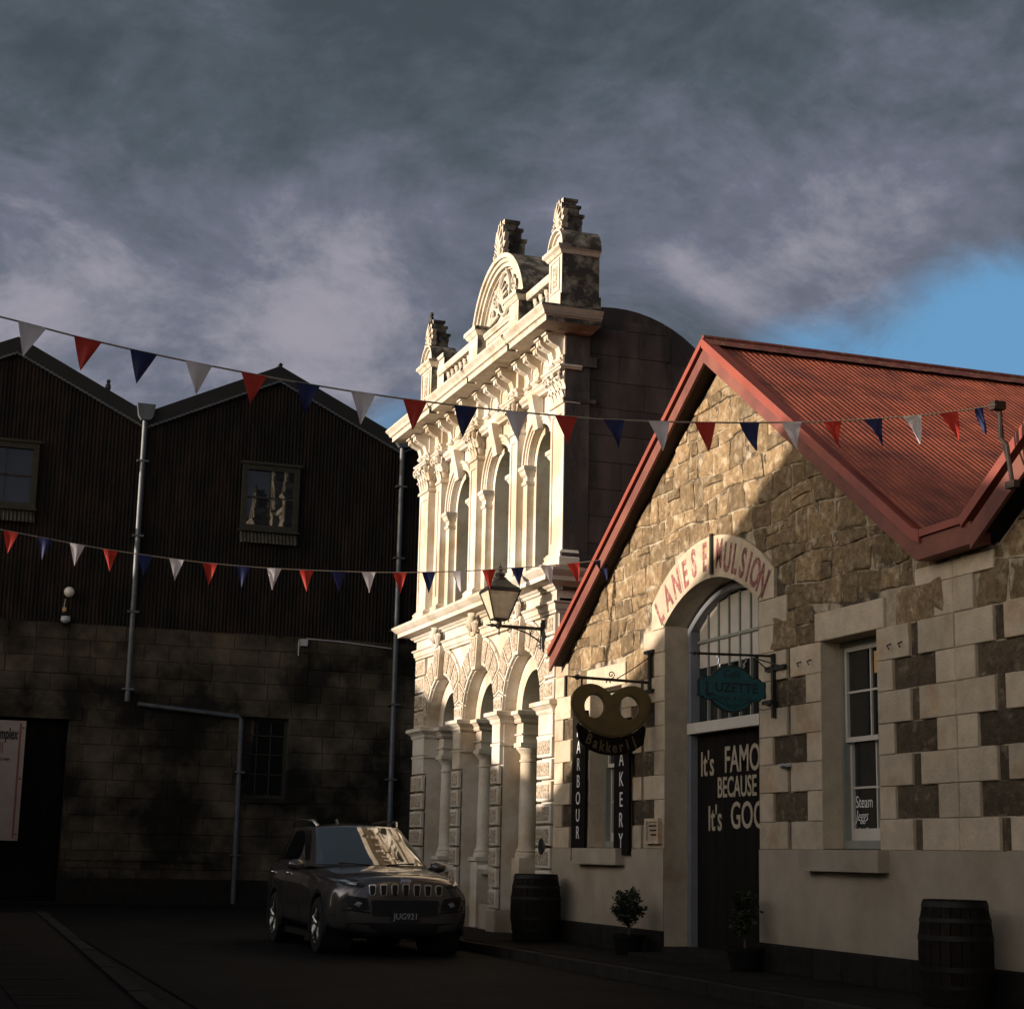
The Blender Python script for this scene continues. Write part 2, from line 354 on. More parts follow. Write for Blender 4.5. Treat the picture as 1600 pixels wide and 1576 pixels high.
# ------------------------------------------------------------------ ground
def sheet(name, pts, z, m):
    me = bpy.data.meshes.new(name); me.from_pydata([(x, y, z) for x, y in pts], [], [tuple(range(len(pts)))]); me.materials.append(M[m])
    o = bpy.data.objects.new(name, me); COL.objects.link(o); return struct(o)
sheet('ground', [(-600, -600), (600, -600), (600, 600), (-600, 600)], -.012, 'asphalt')
sheet('road', [(2.0, -14), (7.5, -14), (7.5, 32), (20, 32), (20, 39.2), (-16, 39.2), (-16, 33.5), (2.75, 33.5), (2.75, 30)], 0, 'asphalt')
def slab_mb(pts, z0, z1):
    return MB().plate(pts, [], lambda a, b: (a, b, z0), lambda a, b: (a, b, z1))
rp = struct(slab_mb([(7.66, -14), (9.1, -14), (9.1, 31.9), (7.66, 31.9)], -.05, .12).build('pavement', 'paver'))
lp = struct(slab_mb([(-4.6, -14), (1.84, -14), (1.9, 14), (2.2, 22), (2.6, 33.3), (-4.6, 33.3)], -.05, .10).build('footpath', 'pave_left'))
struct(slab_mb([(-16, 39.2), (20, 39.2), (20, 40.1), (-16, 40.1)], -.05, .1).build('pavement_far', 'paver'))
def kerb_run(name, pts, parent):
    for (x0, y0), (x1, y1) in zip(pts, pts[1:]):
        L = sqrt((x1 - x0) ** 2 + (y1 - y0) ** 2); n = max(1, round(L / .95)); t = Vector((x1 - x0, y1 - y0)) / L; nn = Vector((-t.y, t.x))
        for i in range(n):
            a = Vector((x0, y0)) + t * (L * i / n + .006); b = Vector((x0, y0)) + t * (L * (i + 1) / n - .006)
            q = [a - nn * .075, b - nn * .075, b + nn * .075, a + nn * .075]; dz = random.uniform(-.006, .006)
            MB().plate([(p.x, p.y) for p in q], [], lambda a_, b_: (a_, b_, -.06), lambda a_, b_: (a_, b_, .125 + dz)).build(name, 'kerb', parent)
kerb_run('kerb_stone', [(7.585, 9), (7.585, 31.9)], rp)
kerb_run('kerb_stone', [(1.92, 4), (1.98, 14), (2.28, 22), (2.68, 33.3)], lp)
# paving flags of the right-hand footpath that are near enough to tell apart
for j in range(22):
    for i in range(2):
        y0 = 10.2 + j * .62; x0 = 7.68 + i * .62
        MB().box(x0 + .005, x0 + .612, y0 + .005, y0 + .612, .10, .126 + random.uniform(0, .004)).build('paving_slab', 'paver', rp)
# a strip of brick paving along the left footpath edge
for j in range(60):
    y0 = 11.5 + j * .30
    MB().box(1.0, 1.62, y0 + .006, y0 + .294, .09, .106 + random.uniform(0, .003)).build('paving_brick', 'pave_left', lp)

# ------------------------------------------------------------------ gabled stone shops
APX, APZ, VAL = 18.39, 7.12, 13.55       # apex along wall, underside z at wall, valley centre, far eave
def rake_z(u):     # underside of the roof at the wall
    if u >= APX: return APZ - (u - APX) * (APZ - 4.07) / (23.5 - APX)
    return APZ - (APX - u) * (APZ - 4.06) / (APX - 13.75)
DC = 18.66
ROWS = [1.40, 1.69, 2.00, 2.30, 2.60, 2.91, 3.21, 3.53, 3.83, 4.12]
shop = thing('stone_gable_shop', 'rubble stone shop with red iron gable roof and painted arched doorway', 'building', (9, DC, .12))
shop2 = thing('stone_gable_shop', 'next rubble stone gable cut off by the right edge, sharing the red valley', 'building', (9, 8.8, .12))
D_IN = (DC - 1.27, DC + 1.27)
def door_outline(z0, ins=0, n=18):
    # segmental arch: springs 4.15, crown 4.57
    h = 1.27 - ins; rise = .42 - ins * .3; R = (h * h + rise * rise) / (2 * rise); cz = 4.57 - ins - R; a = math.asin(h / R)
    return [(DC - h, z0), (DC + h, z0)] + [(DC + R * sin(a - 2 * a * i / n), cz + R * cos(a - 2 * a * i / n)) for i in range(n + 1)]
def win_o(u0, u1): return [(u0, 1.41), (u1, 1.41), (u1, 3.53), (u0, 3.53)]
WR, WL = (14.89, 16.0), (21.32, 22.43)
outline = [(VAL, .12), (23.8, .12), (23.8, rake_z(23.8)), (APX, APZ), (13.75, 4.06), (VAL, 4.05)]
MB().fplate(outline, [door_outline(.13), win_o(*WR), win_o(*WL)], -.42, 0).build('wall', 'mortar', shop)
MB().box(9.0, 22, 23.35, 23.8, .12, 3.9).build('side_wall', 'mortar', shop)
MB().box(9.43, 9.5, 14.2, 23.3, .12, 3.8).plate([(14.3, 3.8), (23.3, 3.8), (APX, 6.7)], [], lambda a, b: (9.5, a, b), lambda a, b: (9.43, a, b)).build('interior_light_block', 'blackdoor', shop)  # black sheet added behind the openings to block light inside
# second shop wall
W2 = (11.1, 12.21)
MB().fplate([(4.0, .12), (VAL - .001, .12), (VAL - .001, 4.05), (12.85, 4.07), (8.2, 7.1), (4.0, 4.2)], [win_o(*W2)], -.42, 0).build('wall', 'mortar', shop2)
MB().box(9.43, 9.5, 4.2, 13.4, .12, 4.2).build('interior_light_block', 'blackdoor', shop2)
# roughcast dado and plinth
def dado(u0, u1, par): MB().fb(u0, u1, -.02, .045, .42, 1.40).build('render_dado', 'render', par); MB().fb(u0, u1, -.02, .085, .10, .42).build('plinth', 'plinth', par)
dado(D_IN[1], 23.8, shop); dado(VAL, D_IN[0], shop); dado(4.0, VAL - .002, shop2)
# dark foundation blocks picked out along the plinth
for par, a, b in ((shop, D_IN[1] + .02, 23.75), (shop, VAL + .02, D_IN[0] - .02), (shop2, 9.0, VAL - .03)):
    u = a
    while u < b - .2:
        w = min(random.uniform(.45, .7), b - u)
        MB().cham(u + .006, u + w - .006, .05, .095 + random.uniform(0, .012), .12, .412, .012).build('plinth_stone', 'plinth', par); u += w
cover = []       # rectangles where dressed stone hides the rubble
def ash(u0, u1, z0, z1, par=None, m='ashlar', d=None, name='ashlar_block', label=None):
    par = par or shop; cover.append((u0, u1, z0, z1)); g = .0022
    d = d if d is not None else .034 + random.uniform(-.004, .004)
    MB().cham(u0 + g, u1 - g, -.02, d, z0 + g, z1 - g, .007).build(name, m, par, label=label)
def infill(u0, u1, z0, z1, par=None): 
    par = par or shop; cover.append((u0, u1, z0, z1)); g = .008
    b = MB(); n = 4 if u1 - u0 > .3 else 1; k = 3; vs = []; 
    for j in range(k + 1):
        for i in range(n + 1):
            e = (i in (0, n)) or (j in (0, k)); dd = .004 if e else random.uniform(.012, .03)
            vs.append((9 - dd, u0 + g + (u1 - u0 - 2 * g) * i / n + (0 if e else random.uniform(-.03, .03)), z0 + g + (z1 - z0 - 2 * g) * j / k + (0 if e else random.uniform(-.02, .02))))
    b.add(vs, [(j * (n + 1) + i, j * (n + 1) + i + 1, (j + 1) * (n + 1) + i + 1, (j + 1) * (n + 1) + i) for j in range(k) for i in range(n)])
    b.build('infill_stone', 'basalt', par, fix=False)
def mir(u): return 2 * DC - u
def ashm(u0, u1, z0, z1, **k):           # a block and its twin on the other side of the door
    ash(u0, u1, z0, z1, **k); ash(mir(u1), mir(u0), z0, z1, **k)
for i in range(7):
    z0, z1 = ROWS[i], ROWS[i + 1]; L = i % 2 == 0
    s = random.uniform(-.012, .012)
    # door jamb (right side u<17.39) / window jambs
    for f in (lambda a, b: (a, b), lambda a, b: (mir(b), mir(a))):
        a, b = f(16.75 if L else 17.08, D_IN[0]); ash(a, b, z0, z1)
        a, b = f(16.0, 16.67 if L else 16.32); ash(a, b, z0, z1)
        a, b = f(14.31 if L else 14.61, 14.89); ash(a, b, z0, z1)
        a, b = f(16.67 if L else 16.32, 16.75 if L else 17.08); infill(a, b, z0, z1)
    # valley pier
    if L:
        cut = random.uniform(13.35, 13.5)
        ash(VAL + .0, 14.15, z0, z1); ash(12.95, VAL - .004, z0, z1, shop2); infill(14.15, 14.31, z0, z1); infill(12.79, 12.95, z0, z1, shop2)
    else:
        ash(VAL + .0, 13.87, z0, z1); ash(13.23, VAL - .004, z0, z1, shop2); infill(13.87, 14.61, z0, z1); infill(12.49, 13.23, z0, z1, shop2)
    ash(12.21, 12.79 if L else 12.49, z0, z1, shop2); ash(10.5 if L else 10.8, 11.1, z0, z1, shop2)
    # far corner pier
    if L: ash(23.17, 23.80, z0, z1); infill(23.01, 23.17, z0, z1)
    else: ash(23.47, 23.80, z0, z1); infill(22.71, 23.47, z0, z1)
ashm(14.75, 16.12, 3.53, 3.83)                       # window lintels
ash(10.98, 12.33, 3.53, 3.83, shop2)
ashm(17.05, D_IN[0], 3.53, 3.83); ashm(16.73, D_IN[0], 3.83, 4.125)
ash(VAL, 13.87, 3.53, 3.85); ash(13.23, VAL - .004, 3.53, 3.85, shop2)
ash(VAL, 14.18, 3.85, 4.02); ash(12.91, VAL - .004, 3.85, 4.02, shop2)
ash(23.45, 23.80, 3.53, 3.83); ash(23.3, 23.80, 3.83, 4.0)
# arch ring of four long voussoirs and a keystone block, painted lettering
Ri, ci = (1.27 ** 2 + .42 ** 2) / (2 * .42), 0; ci = 4.57 - Ri
Ro = (1.65 ** 2 + .61 ** 2) / (2 * .61); co = 5.07 - Ro
ai, ao = math.asin(1.27 / Ri), math.asin(1.65 / Ro)
def ringpt(t, outer):   # t -1..1 right to left of picture = u decreasing..increasing
    if outer: return (DC + Ro * sin(ao * t), co + Ro * cos(ao * t))
    return (DC + Ri * sin(ai * t), ci + Ri * cos(ai * t))
cuts = [-1, -.52, -.06, .02, .5, 1]
for a, b in zip(cuts, cuts[1:]):
    n = 8; ts = [a + (b - a) * i / n for i in range(n + 1)]; e = .0025
    p = [ringpt(t + (e if i == 0 else -e if i == n else 0), 1) for i, t in enumerate(ts)] + [ringpt(t + (e if t == ts[0] else -e if t == ts[-1] else 0), 0) for t in reversed(ts)]
    MB().fplate(p, [], -.02, .042 if a != -.06 else .047).build('arch_voussoir', 'ashlar', shop)
for sgn in (1, -1):   # springer shoulders
    p = [(DC + sgn * 1.275, 4.13), (DC + sgn * 1.66, 4.13), (DC + sgn * 1.66, 4.455), (DC + sgn * 1.645, 4.46), ]
    MB().fplate(p, [], -.02, .038).build('arch_springer', 'ashlar', shop)
cover.append((DC - 1.66, DC + 1.66, 3.5, 4.46))
MB().fb(DC - .155, DC - .10, .045, .075, 4.60, 5.09).build('iron_strap', 'black', shop)
LETTERS = [('L', .64), ('A', .51), ('N', .39), ('E', .275), ('S', .165), ('E', .035), ('M', -.125), ('U', -.222), ('L', -.31), ('S', -.40), ('I', -.47), ('O', -.545), ('N', -.635)]
for ch, a in LETTERS:
    rad = Vector((0, sin(a), cos(a))); tan = Vector((0, -cos(a), sin(a)))
    base = Vector((9 - .0445, DC, ci)) + rad * (Ri + .075 + (.04 if abs(a) < .2 else 0))
    text(ch, .48, base, 'redletter', shop, right=tan, upv=rad, sx=.60 if ch != 'M' else .48, ext=.0015, align='CENTER', bold=.014)
# reveals of the openings
def lining(outl, d0, d1, par, m='ashlar', closed=False, name='reveal'):
    b = MB(); n = len(outl); rng_ = range(n if closed else n - 1)
    vs = [(9 - d0, u, z) for u, z in outl] + [(9 - d1, u, z) for u, z in outl]
    b.add(vs, [(i, (i + 1) % n, n + (i + 1) % n, n + i) for i in rng_]); b.build(name, m, par, fix=False)
o = door_outline(.13, .004); lining(o[1:] + [o[0]], .03, -.30, shop)
def ringplate(a, b, d0, d1): return MB().fplate([*a[1:], a[0], b[0], *reversed(b[1:])], [], d0, d1)
ringplate(door_outline(.13, .006), door_outline(.13, .10), -.40, -.28).build('door_frame', 'bluegrey', shop)
# black hoarding doors with painted slogan
door = MB().fb(DC - 1.17, DC + 1.17, -.42, -.385, .13, 2.80).build('door', 'blackdoor', shop)
for k in range(9):
    u = DC - 1.17 + k * .26
    MB().fb(u + .003, u + .257, -.385, -.372, .14, 2.79).build('door_board', 'blackdoor', door)
xt = 9.3705
for wd, sz, u, z, sx_ in (("It's", .42, 19.74, 2.29, .80), ("FAMOUS", .44, 19.08, 2.31, .78), ("BECAUSE", .34, 19.27, 2.02, .74), ("It's", .42, 19.53, 1.63, .80), ("GOOD", .44, 18.92, 1.65, .86)):
    text(wd, sz, (xt, u, z), 'lettering', shop, sx=sx_, bold=.005)
MB().ball((9.34, 17.62, 1.15), .028).build('door_handle', 'chrome', door)
MB().fb(DC - 1.20, DC + 1.20, -.42, -.24, 2.80, 2.93).build('transom', 'whitewood', shop)
# fanlight
ringp = door_outline(2.93, .09)
MB().fplate(ringp, [], -.415, -.40).build('fanlight_glass', 'glass', shop)
def fan_top(u):
    h = abs(u - DC); h0 = 1.17; R = 2.2; return 4.48 - R + sqrt(max(0, R * R - h * h))
nb = 8; wpan = 2.3 / nb
for i in range(nb):
    u0 = DC - 1.15 + i * wpan + .02; u1 = u0 + wpan - .04
    for z0, z1 in ((3.62, 3.93), (3.96, None)):
        t0, t1 = (z1, z1) if z1 else (fan_top(u0) - .03, fan_top(u1) - .03)
        MB().fplate([(u0, z0), (u1, z0), (u1, t1), (u0, t0)], [], -.395, -.385).build('fanlight_panel', 'blind', shop)
    MB().fb(u0 - .032, u0 - .008, -.40, -.365, 2.93, min(fan_top(u0), 4.46)).build('fanlight_mullion', 'frame', shop)
MB().fb(DC - 1.15, DC + 1.15, -.40, -.36, 3.925, 3.962).build('fanlight_bar', 'frame', shop)
MB().box(8.93, 9.36, DC - 1.26, DC + 1.26, .10, .24).build('door_step', 'plinth', shop)
MB().box(8.55, 8.93, DC - 1.4, DC + 1.4, .10, .17).build('door_step', 'plinth', shop)

def sash_window(u0, u1, par):
    MB().fplate([(u0, 1.41), (u1, 1.41), (u1, 3.53), (u0, 3.53)], [[(u0 + .05, 1.50), (u1 - .05, 1.50), (u1 - .05, 3.47), (u0 + .05, 3.47)]], -.40, -.20).build('window_frame', 'frame', par)
    o = [(u0, 1.41), (u1, 1.41), (u1, 3.53), (u0, 3.53)]; i_ = [(a + (.003 if a == u0 else -.003), b + (.003 if b < 2 else -.003)) for a, b in o]
    lining(i_, .03, -.21, par, closed=True)
    um = (u0 + u1) / 2
    for k, (z0, z1, dd) in enumerate(((2.49, 3.47, -.235), (1.50, 2.55, -.285))):
        a, b = u0 + .05, u1 - .05; s_ = .042
        sh = MB().fplate([(a, z0), (b, z0), (b, z1), (a, z1)], [[(a + s_, z0 + (.12 if k else .05)), (b - s_, z0 + (.12 if k else .05)), (b - s_, z1 - .05), (a + s_, z1 - .05)]], dd - .03, dd + .015).build('sash', 'whitewood', par)
        zb = 3.0 if k == 0 else 2.03
        MB().fb(um - .011, um + .011, dd - .02, dd + .01, z0 + .05, z1 - .05).build('glazing_bar', 'whitewood', sh)
        MB().fb(a + s_, b - s_, dd - .02, dd + .008, zb - .011, zb + .011).build('glazing_bar', 'whitewood', sh)
        for (p, q) in ((a + s_, um), (um, b - s_)):
            for (r, t) in ((z0 + .05, zb), (zb, z1 - .04)):
                MB().fb(p + .008, q - .008, dd - .018, dd - .012, r + .008, t - .008).build('pane', 'glass', sh)
    MB().fb(u0 - .17, u1 + .27, -.30, .17, 1.19, 1.402).build('window_sill', 'render', par)
sash_window(*WR, shop); sash_window(*WL, shop); sash_window(*W2, shop2)
text('Steam', .17, (9.2905, 15.89, 1.83), 'whiteletter', shop, sx=.8, ext=.001)
text('Jeggs', .15, (9.2905, 15.89, 1.70), 'whiteletter', shop, sx=.8, ext=.001, shear=.3)
text('Jewellery', .085, (9.2905, 15.84, 1.575), 'whiteletter', shop, sx=.85, ext=.001, shear=.3)
MB().box(9.22, 9.23, 15.24, 15.36, 3.16, 3.38).build('window_charm', 'amber', shop)
MB().fb(21.62, 21.80, -.292, -.288, 1.64, 1.90).build('window_notice', 'paper', shop)
for u in (14.62, 14.42, 16.2, 16.42): MB().tube([(8.97, u, 3.36), (8.92, u, 3.34), (8.92, u - .03, 3.30)], .008).build('iron_hook', 'black', shop)

# rubble: jittered-course Voronoi stones
def clip(poly, p, n):
    outp = []
    for i in range(len(poly)):
        a, b = poly[i], poly[(i + 1) % len(poly)]; da = (a - p).dot(n); db = (b - p).dot(n)
        if da <= 0: outp.append(a)
        if (da < 0 < db) or (db < 0 < da): outp.append(a + (b - a) * (da / (da - db)))
    return outp
def rubble(u0, u1, z0, z1, topf, covers, par, maxn=300):
    """roughly coursed rubble: wavering bed joints, stones of uneven length, joints smeared with lime"""
    rnd = random.Random(5); ph = [rnd.uniform(0, 6) for _ in range(60)]
    beds = [z0]
    while beds[-1] < z1: beds.append(beds[-1] + rnd.choice((.17, .22, .26, .30, .34, .38)))
    def bz(r, u): return beds[r] + (0 if r == 0 else .035 * sin(u * 1.7 + ph[r]) + .022 * sin(u * 4.3 + ph[r + 20]))
    objs = []
    for r in range(len(beds) - 1):
        u = u0 - rnd.uniform(0, .3); h = beds[r + 1] - beds[r]; lean = rnd.uniform(-.03, .03)
        while u < u1:
            w = rnd.uniform(.7, 1.9) * h * (1.0 if h > .24 else 1.3); w = min(max(w, .16), .62); nl = rnd.uniform(-.045, .045)
            a, b = u, u + w; u = b
            cells = [(0, 1)]
            if h > .28 and rnd.random() < .22: k = rnd.uniform(.35, .65); cells = [(0, k), (k, 1)]
            for t0, t1 in cells:
                def P(q, t):
                    uu = a + (b - a) * q + (lean * (1 - q) + nl * q) * (t - .5) * 2; lo, hi = bz(r, uu), bz(r + 1, uu); return Vector((uu, lo + (hi - lo) * t))
                poly = [P(.04, t0), P(.5, t0), P(.96, t0), P(1, t0 + (t1 - t0) * .12), P(1, (t0 + t1) / 2), P(1, t1 - (t1 - t0) * .12), P(.95, t1), P(.5, t1), P(.05, t1), P(0, t1 - (t1 - t0) * .12), P(0, (t0 + t1) / 2), P(0, t0 + (t1 - t0) * .1)]
                c = sum(poly, Vector((0, 0))) / len(poly)
                if any(p <= c.x <= q and e <= c.y <= f for p, q, e, f in covers): continue
                if abs(c.x - DC) < 1.7 and c.y < co + sqrt(max(0, Ro * Ro - (c.x - DC) ** 2)) - .03: continue
                for p_, n_ in ((Vector((u1 - .006, 0)), Vector((1, 0))), (Vector((u0 + .006, 0)), Vector((-1, 0)))):
                    if len(poly) >= 3: poly = clip(poly, p_, n_)
                if len(poly) >= 3 and c.y > 3.7:
                    e = .2; m_ = (topf(c.x + e) - topf(c.x - e)) / (2 * e); n_ = Vector((-m_, 1)); poly = clip(poly, Vector((c.x, topf(c.x) - .015)), n_)
                    if len(poly) >= 3 and abs(c.x - APX) < .5: poly = clip(clip(poly, Vector((APX, APZ - .02)), Vector((.6, 1))), Vector((APX, APZ - .02)), Vector((-.65, 1))) if len(poly) > 2 else []
                if len(poly) < 3: continue
                c = sum(poly, Vector((0, 0))) / len(poly)
                area = abs(sum(poly[i].x * poly[(i + 1) % len(poly)].y - poly[(i + 1) % len(poly)].x * poly[i].y for i in range(len(poly)))) / 2
                if area < .007: continue
                g = rnd.uniform(.005, .014)
                pp = [p + (c - p).normalized() * g + Vector((rnd.uniform(-.006, .006), rnd.uniform(-.006, .006))) for p in poly]; n = len(pp)
                d = rnd.uniform(.004, .03); tilt = Vector((rnd.uniform(-.05, .05), rnd.uniform(-.06, .06)))
                vs = [(9 + .03, p.x, p.y) for p in pp] + [(9 - d * .5, p.x, p.y) for p in pp]
                q = [c + (p - c) * .88 for p in pp]
                vs += [(9 - d - (p - c).dot(tilt) - rnd.uniform(-.006, .006), p.x, p.y) for p in q]
                q2 = [c + (p - c) * .45 for p in pp]
                vs += [(9 - d - (p - c).dot(tilt) - rnd.uniform(-.004, .012), p.x, p.y) for p in q2] + [(9 - d - rnd.uniform(.0, .012), c.x, c.y)]
                fs = []
                for k in (0, n, 2 * n): fs += [(k + i, k + (i + 1) % n, k + n + (i + 1) % n, k + n + i) for i in range(n)]
                fs += [(3 * n + i, 3 * n + (i + 1) % n, 4 * n) for i in range(n)]
                objs.append((area, vs, fs))
    objs.sort(key=lambda t: -t[0])
    for a, vs, fs in objs[:maxn]: MB().add(vs, fs).build('rubble_stone', 'rubble', par)
    if len(objs) > maxn:
        b = MB(); [b.add(vs, fs) for a, vs, fs in objs[maxn:]]; b.build('rubble_stones', 'rubble', par)['kind'] = 'stuff'
    return len(objs)
nr = rubble(VAL, 23.8, 3.53, 7.2, rake_z, cover, shop, 290)
def top2(u): return 4.06 if u > 12.85 else 4.06 + (12.85 - u) * .655
nr2 = rubble(10.3, VAL - .01, 3.53, 5.8, top2, cover, shop2, 120)
print('rubble stones', nr, nr2)
# smears of lime over the lit joints
rnd = random.Random(11)

# roof: barge boards, corrugated slopes, ridge
XF = 8.78
def slope_sheet(uA, zA, uB, zB, x0, x1, name, m, par, per=.076, amp=.011, sub=8):
    """corrugations run from ridge A down to eave B; they repeat along x"""
    n = int((x1 - x0) / per * sub); nu = Vector((0, -(zB - zA), (uB - uA))); nu = nu.normalized() * (1 if nu.z > 0 else -1)
    vs = []; fs = []; R = 6
    for i in range(n + 1):
        x = x0 + (x1 - x0) * i / n; h = amp * cos(2 * pi * x / per)
        for j in range(R + 1):
            u = uA + (uB - uA) * j / R; z = zA + (zB - zA) * j / R; p = Vector((x, u, z)) + nu * (h + (0.004 if j % 2 else 0)); vs.append(p)
    for i in range(n):
        for j in range(R): k = i * (R + 1) + j; fs.append((k, k + 1, k + R + 2, k + R + 1))
    return MB().add(vs, fs).build(name, m, par, fix=False, smooth='all')
RT = 7.41     # ridge height of the roof sheets
A2 = 8.2      # ridge of the next roof along the street
slope_sheet(APX, RT, 13.74, 4.29, XF + .03, 23, 'roof_slope', 'redroof', shop)
slope_sheet(APX, RT, 23.55, 4.13, XF + .03, 23, 'roof_slope', 'redroof', shop)
slope_sheet(A2, RT, 13.06, 4.29, XF + .03, 23, 'roof_slope', 'redroof', shop2)
slope_sheet(A2, RT, 4.0, 4.6, XF + .03, 23, 'roof_slope', 'redroof', shop2)
MB().plate([(APX, RT - .05), (23.52, 4.07), (23.52, 3.97), (APX, RT - .20), (13.76, 4.11), (13.76, 4.23)], [], lambda a, b: (23, a, b), lambda a, b: (XF + .06, a, b)).build('roof_boarding', 'soffit', shop)
MB().plate([(13.04, 4.23), (13.04, 4.11), (A2, RT - .20), (4.0, 4.4), (4.0, 4.5), (A2, RT - .05)], [], lambda a, b: (23, a, b), lambda a, b: (XF + .06, a, b)).build('roof_boarding', 'soffit', shop2)
fx = MB(); lp_ = MB(); nm = Vector((0, -(RT - 4.29), (APX - 13.74))).normalized()
for t in (.06, .28, .5, .72, .95):
    for k in range(76):
        c_ = Vector((XF + .03 + .152 * k, APX + (13.74 - APX) * t + .01 * (k % 3), RT + (4.29 - RT) * t)) + nm * .012
        fx.add([c_ + Vector((-.010, 0, 0)), c_ + Vector((0, -.011, -.006)), c_ + Vector((.010, 0, 0)), c_ + Vector((0, .011, .006)), c_ + nm * .010], [(0, 1, 4), (1, 2, 4), (2, 3, 4), (3, 0, 4)])
fx.build('roof_fixings', 'galv', shop)['kind'] = 'stuff'
for k in range(14):
    x = XF + .80 + .76 * k; p = [Vector((x + dx, APX + (13.74 - APX) * t, RT + (4.29 - RT) * t)) + nm * h for t in (.01, 1.0) for dx, h in ((-.02, .008), (0, .0145), (.022, .008))]
    lp_.add(p, [(0, 1, 4, 3), (1, 2, 5, 4)])
lp_.build('sheet_laps', 'redroof', shop, fix=False)['kind'] = 'stuff'
b = MB(); n = 70
for sgn in (1, -1):
    vs = []
    for i in range(n + 1):
        x = XF - .02 + (23 - XF) * i / n
        vs += [(x, APX, RT + .055), (x, APX + sgn * .22, RT + .055 - .145 + (.006 if i % 2 else 0))]
    b.add(vs, [(2 * i, 2 * i + 1, 2 * i + 3, 2 * i + 2) for i in range(n)])
b.lathe([(.03, XF - .02), (.03, 23)], (0, APX, RT + .06), 10, 'X'); b.build('ridge_cap', 'moss', shop, fix=False)
def rakeboard(pts, wid, x0, x1, name, m, par):
    """board that follows a chain of (u, z) points on its top edge, wid deep measured straight down"""
    b = MB(); lo = [(u, z - wid) for u, z in pts]
    for (a, c), (a2, c2) in zip(zip(pts, lo), zip(pts[1:], lo[1:])):
        b.plate([a, a2, c2, c], [], lambda p, q: (x1, p, q), lambda p, q: (x0, p, q))
    return b.build(name, m, par)
# far rake (left in the picture): cap strip, shadow gap, fascia
rakeboard([(23.56, 4.20), (APX, RT + .045)], .085, XF - .04, XF + .10, 'barge_cap', 'redpaint', shop)
rakeboard([(23.56, 4.08), (APX, RT - .075)], .18, XF - .005, XF + .03, 'barge_board', 'fascia', shop)
# near rake, level piece in the valley
rakeboard([(APX, RT + .045), (13.85, 4.35), (13.74, 4.31)], .12, XF - .04, XF + .10, 'barge_cap', 'redpaint', shop)
rakeboard([(APX, RT - .06), (13.85, 4.24)], .20, XF - .005, XF + .03, 'barge_board', 'fascia', shop)
rakeboard([(13.76, 4.315), (13.02, 4.325)], .07, XF - .035, XF + .5, 'valley_gutter', 'redpaint', shop)
rakeboard([(13.85, 4.24), (12.95, 4.26)], .20, XF - .006, XF + .20, 'valley_fascia', 'fascia', shop)
rakeboard([(13.06, 4.33), (A2, RT + .045)], .11, XF - .04, XF + .10, 'barge_cap', 'redpaint', shop2)
rakeboard([(12.97, 4.21), (A2, RT - .10)], .20, XF - .007, XF + .03, 'barge_board', 'fascia', shop2)
rakeboard([(A2, RT + .045), (4.0, 4.6)], .11, XF - .04, XF + .10, 'barge_cap', 'redpaint', shop2)
rakeboard([(A2, RT - .10), (4.0, 4.4)], .20, XF - .005, XF + .03, 'barge_board', 'fascia', shop2)

# ------------------------------------------------------------------ ornate limestone building
orn = thing('ornate_stone_building', 'sunlit pale limestone Victorian facade with arches, pilasters and crested parapet', 'building', (9, 27.5, 0))
GX = .03      # ground storey front stands at d = .03 (X = 8.97)
PIERS = [(23.83, 24.43), (26.19, 26.58), (28.27, 28.68), (30.42, 31.15)]
BAYS = [(PIERS[i][1], PIERS[i + 1][0]) for i in range(3)]
ZS, ZI = 3.50, 3.33
MB().fplate([(23.80, 0), (31.15, 0), (31.15, 5.02), (23.80, 5.02)], [archhole(a, b, .02, ZS) for a, b in BAYS], -.22, GX - .045).build('ground_wall', 'white', orn)
BK = -1.0
MB().fplate([(23.84, .0), (31.1, .0), (31.1, 5.0), (23.84, 5.0)], [archhole((a + b) / 2 - .55, (a + b) / 2 + .55, 1.15, 3.5) for a, b in BAYS], BK - .1, BK).build('porch_back_wall', 'white', orn)
MB().fb(23.84, 31.1, -.98, -.3, 4.6, 4.7).build('porch_ceiling', 'white', orn)
for a, b in BAYS:
    c = (a + b) / 2; w = MB().fplate(archhole(c - .55, c + .55, 1.15, 3.5), [archhole(c - .47, c + .47, 1.22, 3.5)], BK - .08, BK - .03).build('window_frame', 'green', orn)
    MB().fplate(archhole(c - .5, c + .5, 1.18, 3.5), [], BK - .075, BK - .06).build('pane', 'glass', w)
    MB().fb(c - .02, c + .02, BK - .06, BK - .03, 1.2, 3.98).build('glazing_bar', 'green', w)
    MB().fb(c - .5, c + .5, BK - .06, BK - .025, 3.46, 3.52).build('glazing_bar', 'green', w)
for (a, b) in PIERS[1:3]: MB().fb(a, b, BK, -.22, 0, 4.6).build('cross_wall', 'white', orn)
for (a, b) in (PIERS[0], PIERS[3]): MB().fb(a + (.0 if a > 30 else 0), b, BK, -.22, 0, 4.99).build('cross_wall', 'white', orn)
MB().fb(23.9, 31.1, -.99, -.23, -.02, .50).build('stylobate', 'render', orn)
def vermi(u0, u1, z0, z1, d, par=orn, name='rusticated_block'):
    o = MB().cham(u0, u1, d - .06, d, z0, z1, .014).build(name, 'white', par)
    e = .045
    MB().cham(u0 + e, u1 - e, d - .01, d + .012, z0 + e, z1 - e, .006).build('worm_panel', 'worm', o); return o
